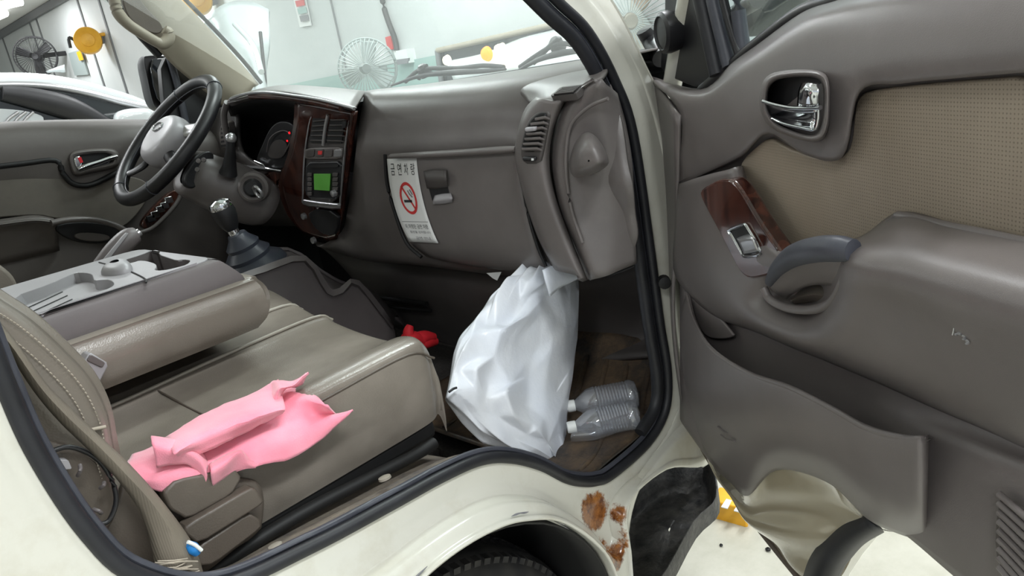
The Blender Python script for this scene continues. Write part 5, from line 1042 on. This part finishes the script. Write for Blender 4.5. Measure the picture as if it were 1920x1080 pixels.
# two crushed water bottles
def bottle(p0, p1, r, label, ribs=11):
    p0, p1 = V(p0), V(p1); ax = (p1 - p0); L = ax.length; pr = [(r * .3, 0), (r * .85, .004), (r, .012)]
    for k in range(ribs):
        h0 = .02 + (L - .075) * k / ribs; dh = (L - .075) / ribs; pr += [(r, h0), (r * .93, h0 + dh * .5)]
    pr += [(r, L - .055), (r * .9, L - .04), (r * .45, L - .02), (r * .33, L - .015), (r * .33, L - .002), (r * .2, L)]
    o = lathe('water_bottle', pr, p0, ax, M['bottle'], None, 40, cap=False); mod(o, 'SOLIDIFY', thickness=.0006); tag(o, label, 'bottle', 'empty water bottles on the floor mat')
    lathe('bottle_cap', [(r * .38, L - .014), (r * .4, L - .002), (r * .36, L + .002)], p0, ax, M['white_pl'], o, 24)
    return o
b1 = P(1196, 738, 'z', .685); b1e = P(1050, 765, 'z', .685); bottle(b1, b1 + (b1e - b1).normalized() * .14, .030, 'clear ribbed water bottle, the one lying further from the sill')
b2 = P(1198, 775, 'z', .682); b2e = P(1045, 806, 'z', .682); bottle(b2, b2 + (b2e - b2).normalized() * .135, .028, 'clear ribbed water bottle, the one lying nearer the sill')
CW = grid('clear_wrapper', [PZ(.68, (1075, 800), (1110, 790), (1150, 785)), PZ(.672, (1070, 818), (1110, 812), (1152, 800)), PZ(.655, (1072, 828), (1110, 826), (1150, 815))], M['bottle'], None, 5, 5, solid=.001); tag(CW, 'flattened clear plastic wrapper beside the nearer bottle', 'wrapper')
# pink cloth
def clz(a, b, z=.99): return P(a, b, 'z', z - .022)
def cly(a, b, y=.05): return P(a, b, 'y', y + .045)
cw = lambda p, u, v: p + V((0, -.002, .004)) * noise.noise(p * 22) + V((0, 0, .0015)) * noise.noise(p * 70)
g = []
g.append(grid('c', [[clz(248, 850, 1.0), clz(285, 836, 1.0), clz(345, 805, .998), clz(420, 772, .995), clz(492, 735, .993), clz(540, 728, .992), clz(590, 740, .99)],
              [clz(240, 862, 1.008), clz(290, 850, 1.014), clz(350, 825, 1.01), clz(420, 795, 1.0), clz(490, 765, .996), clz(550, 750, .995), clz(612, 762, .99)],
              [cly(234, 876, .062), cly(300, 872, .05), cly(360, 850, .06), cly(425, 825, .058), cly(490, 800, .06), cly(560, 785, .058), cly(630, 776, .055)],
              [cly(240, 890, .045), cly(300, 895, .035), cly(365, 880, .035), cly(430, 855, .04), cly(500, 835, .042), cly(570, 810, .045), cly(662, 768, .03)],
              [cly(262, 902, .042), cly(308, 920, .035), cly(388, 912, .032), cly(440, 885, .032), cly(505, 870, .036), cly(560, 855, .04), cly(618, 812, .04)]], M['cloth'], None, 6, 6, fn=cw, solid=.003))
# rolled fold along the back
g.append(grid('c', [[clz(300, 838, 1.0), clz(360, 800, 1.0), clz(430, 768, .998), clz(490, 738, .997), clz(525, 718, .996)],
              [clz(310, 822, 1.022), clz(365, 785, 1.02), clz(432, 755, 1.018), clz(492, 730, 1.016), clz(522, 716, 1.01)],
              [clz(325, 850, 1.03), clz(380, 815, 1.03), clz(445, 790, 1.028), clz(500, 770, 1.02), clz(535, 765, 1.012)],
              [clz(340, 862, 1.006), clz(395, 845, 1.008), clz(450, 815, 1.006), clz(495, 790, 1.003), clz(530, 775, 1.0)]], M['cloth'], None, 6, 6, fn=cw, solid=.003))
# flap with curled tip at the upper right
g.append(grid('c', [[clz(488, 742, 1.0), clz(505, 722, 1.01), clz(520, 714, 1.02), clz(545, 715, 1.01), clz(572, 702, 1.012)],
              [clz(500, 758, 1.004), clz(515, 742, 1.02), clz(528, 726, 1.03), clz(548, 722, 1.02), clz(578, 698, 1.02)],
              [clz(515, 770, 1.004), clz(524, 758, 1.008), clz(534, 735, 1.0), clz(552, 728, .998), clz(568, 722, .998)]], M['cloth'], None, 6, 6, fn=cw, solid=.003))
# front standing fold
g.append(grid('c', [[cly(284, 820, .055), cly(320, 825, .05), cly(352, 828, .048), cly(378, 845, .046), cly(392, 868, .04)],
              [cly(287, 838, .035), cly(320, 845, .026), cly(350, 848, .026), cly(375, 862, .026), cly(388, 884, .026)],
              [cly(294, 875, .034), cly(325, 872, .034), cly(350, 872, .034), cly(372, 885, .034), cly(386, 905, .03)]], M['cloth'], None, 6, 6, fn=cw, solid=.003))
g.append(grid('c', [[cly(392, 868, .036), cly(425, 850, .03), cly(452, 842, .03), cly(470, 862, .034), cly(490, 872, .036)], [cly(396, 885, .018), cly(425, 868, .016), cly(450, 850, .022), cly(466, 870, .03), cly(480, 876, .034)], [cly(400, 912, .03), cly(415, 900, .03), cly(440, 886, .032), cly(460, 880, .034), cly(480, 878, .036)]], M['cloth'], None, 6, 6, fn=cw, solid=.003))
CLO = joined('cleaning_cloth', g); tag(CLO, 'crumpled pink cleaning cloth draped over the passenger seat edge', 'cloth')
# red glove on the floor beyond the seat
gr = []
for pts, r in ((((768, 640), (766, 622), (769, 610)), (.016, .013, .008)), (((775, 638), (795, 632), (814, 632)), (.016, .016, .010)), (((780, 645), (800, 642), (818, 640)), (.014, .015, .009)), (((760, 640), (772, 636), (790, 638)), (.018, .02, .016))):
    gr.append(tube('c', PY(.62, *pts), list(r), M['red'], None, 4))
GVV = joined('work_glove', gr); tag(GVV, 'red work glove lying beyond the front of the seat', 'glove')
# paper scrap under the dash
tag(plate('paper_scrap', PX(1.0, (912, 512), (940, 510), (932, 526), (924, 522)), M['paper'], None, t=.001, r=0, bev=0), 'small white paper corner sticking out under the glovebox', 'paper')
# blue pen end
PN = tube('blue_pen', PY(.02, (353, 1020), (362, 1028), (370, 1038)), [.004, .0065, .004], M['blue'], None, 3); tag(PN, 'blue plastic pen end poking out beside the seat belt', 'pen'); tube('pen_clip', PY(.014, (352, 1016), (366, 1022), (378, 1032)), .002, M['white_pl'], PN, 2)
# yellow box on the floor, black crumbs
YB = empty('yellow_floor_block', P(1372, 968, 'z', 0), 'yellow and white striped block on the garage floor beyond the step', 'block')
yb = [P(a, b, 'z', 0.0) for a, b in ((1338, 962), (1402, 980), (1412, 950), (1350, 935))]
plate('block', [p + V((0, 0, .06)) for p in [P(a, b, 'z', .03) for a, b in ((1338, 955), (1400, 972), (1408, 942), (1350, 928))]], M['yellow'], YB, t=.09, r=0, bev=.006, n=V((0, 0, 1)), raise_=-.03)
for k in range(2): plate('white_stripe', [P(a + k * 24, b + k * 7, 'z', .062) for a, b in ((1352, 950), (1364, 953), (1372, 938), (1362, 935))], M['white_pl'], YB, t=.003, r=0, bev=0, n=V((0, 0, 1)), raise_=0)
for i, (a, b, r) in enumerate(((1248, 1048, .012), (1244, 1062, .013), (1440, 1030, .007), (1352, 1022, .005))):
    c = P(a, b, 'z', r * .7); pts = []
    for k, h in ((.6, -.6), (1, -.2), (.95, .3), (.5, .65)): pts.append([c + V((math.cos(t) * r * k * rs.uniform(.8, 1.15), math.sin(t) * r * k * rs.uniform(.8, 1.15), h * r)) for t in [2 * PI * q / 7 for q in range(7)]])
    o = grid('black_crumb', pts, M['deep'], None, 2, 2, closed_u=True); tag(o, ('black lump on the floor by the step, the upper of two', 'black lump on the floor by the step, the lower of two', 'black speck on the floor under the open door edge', 'tiny black speck on the floor beside the white stain')[i], 'debris', 'black crumbs on the garage floor')
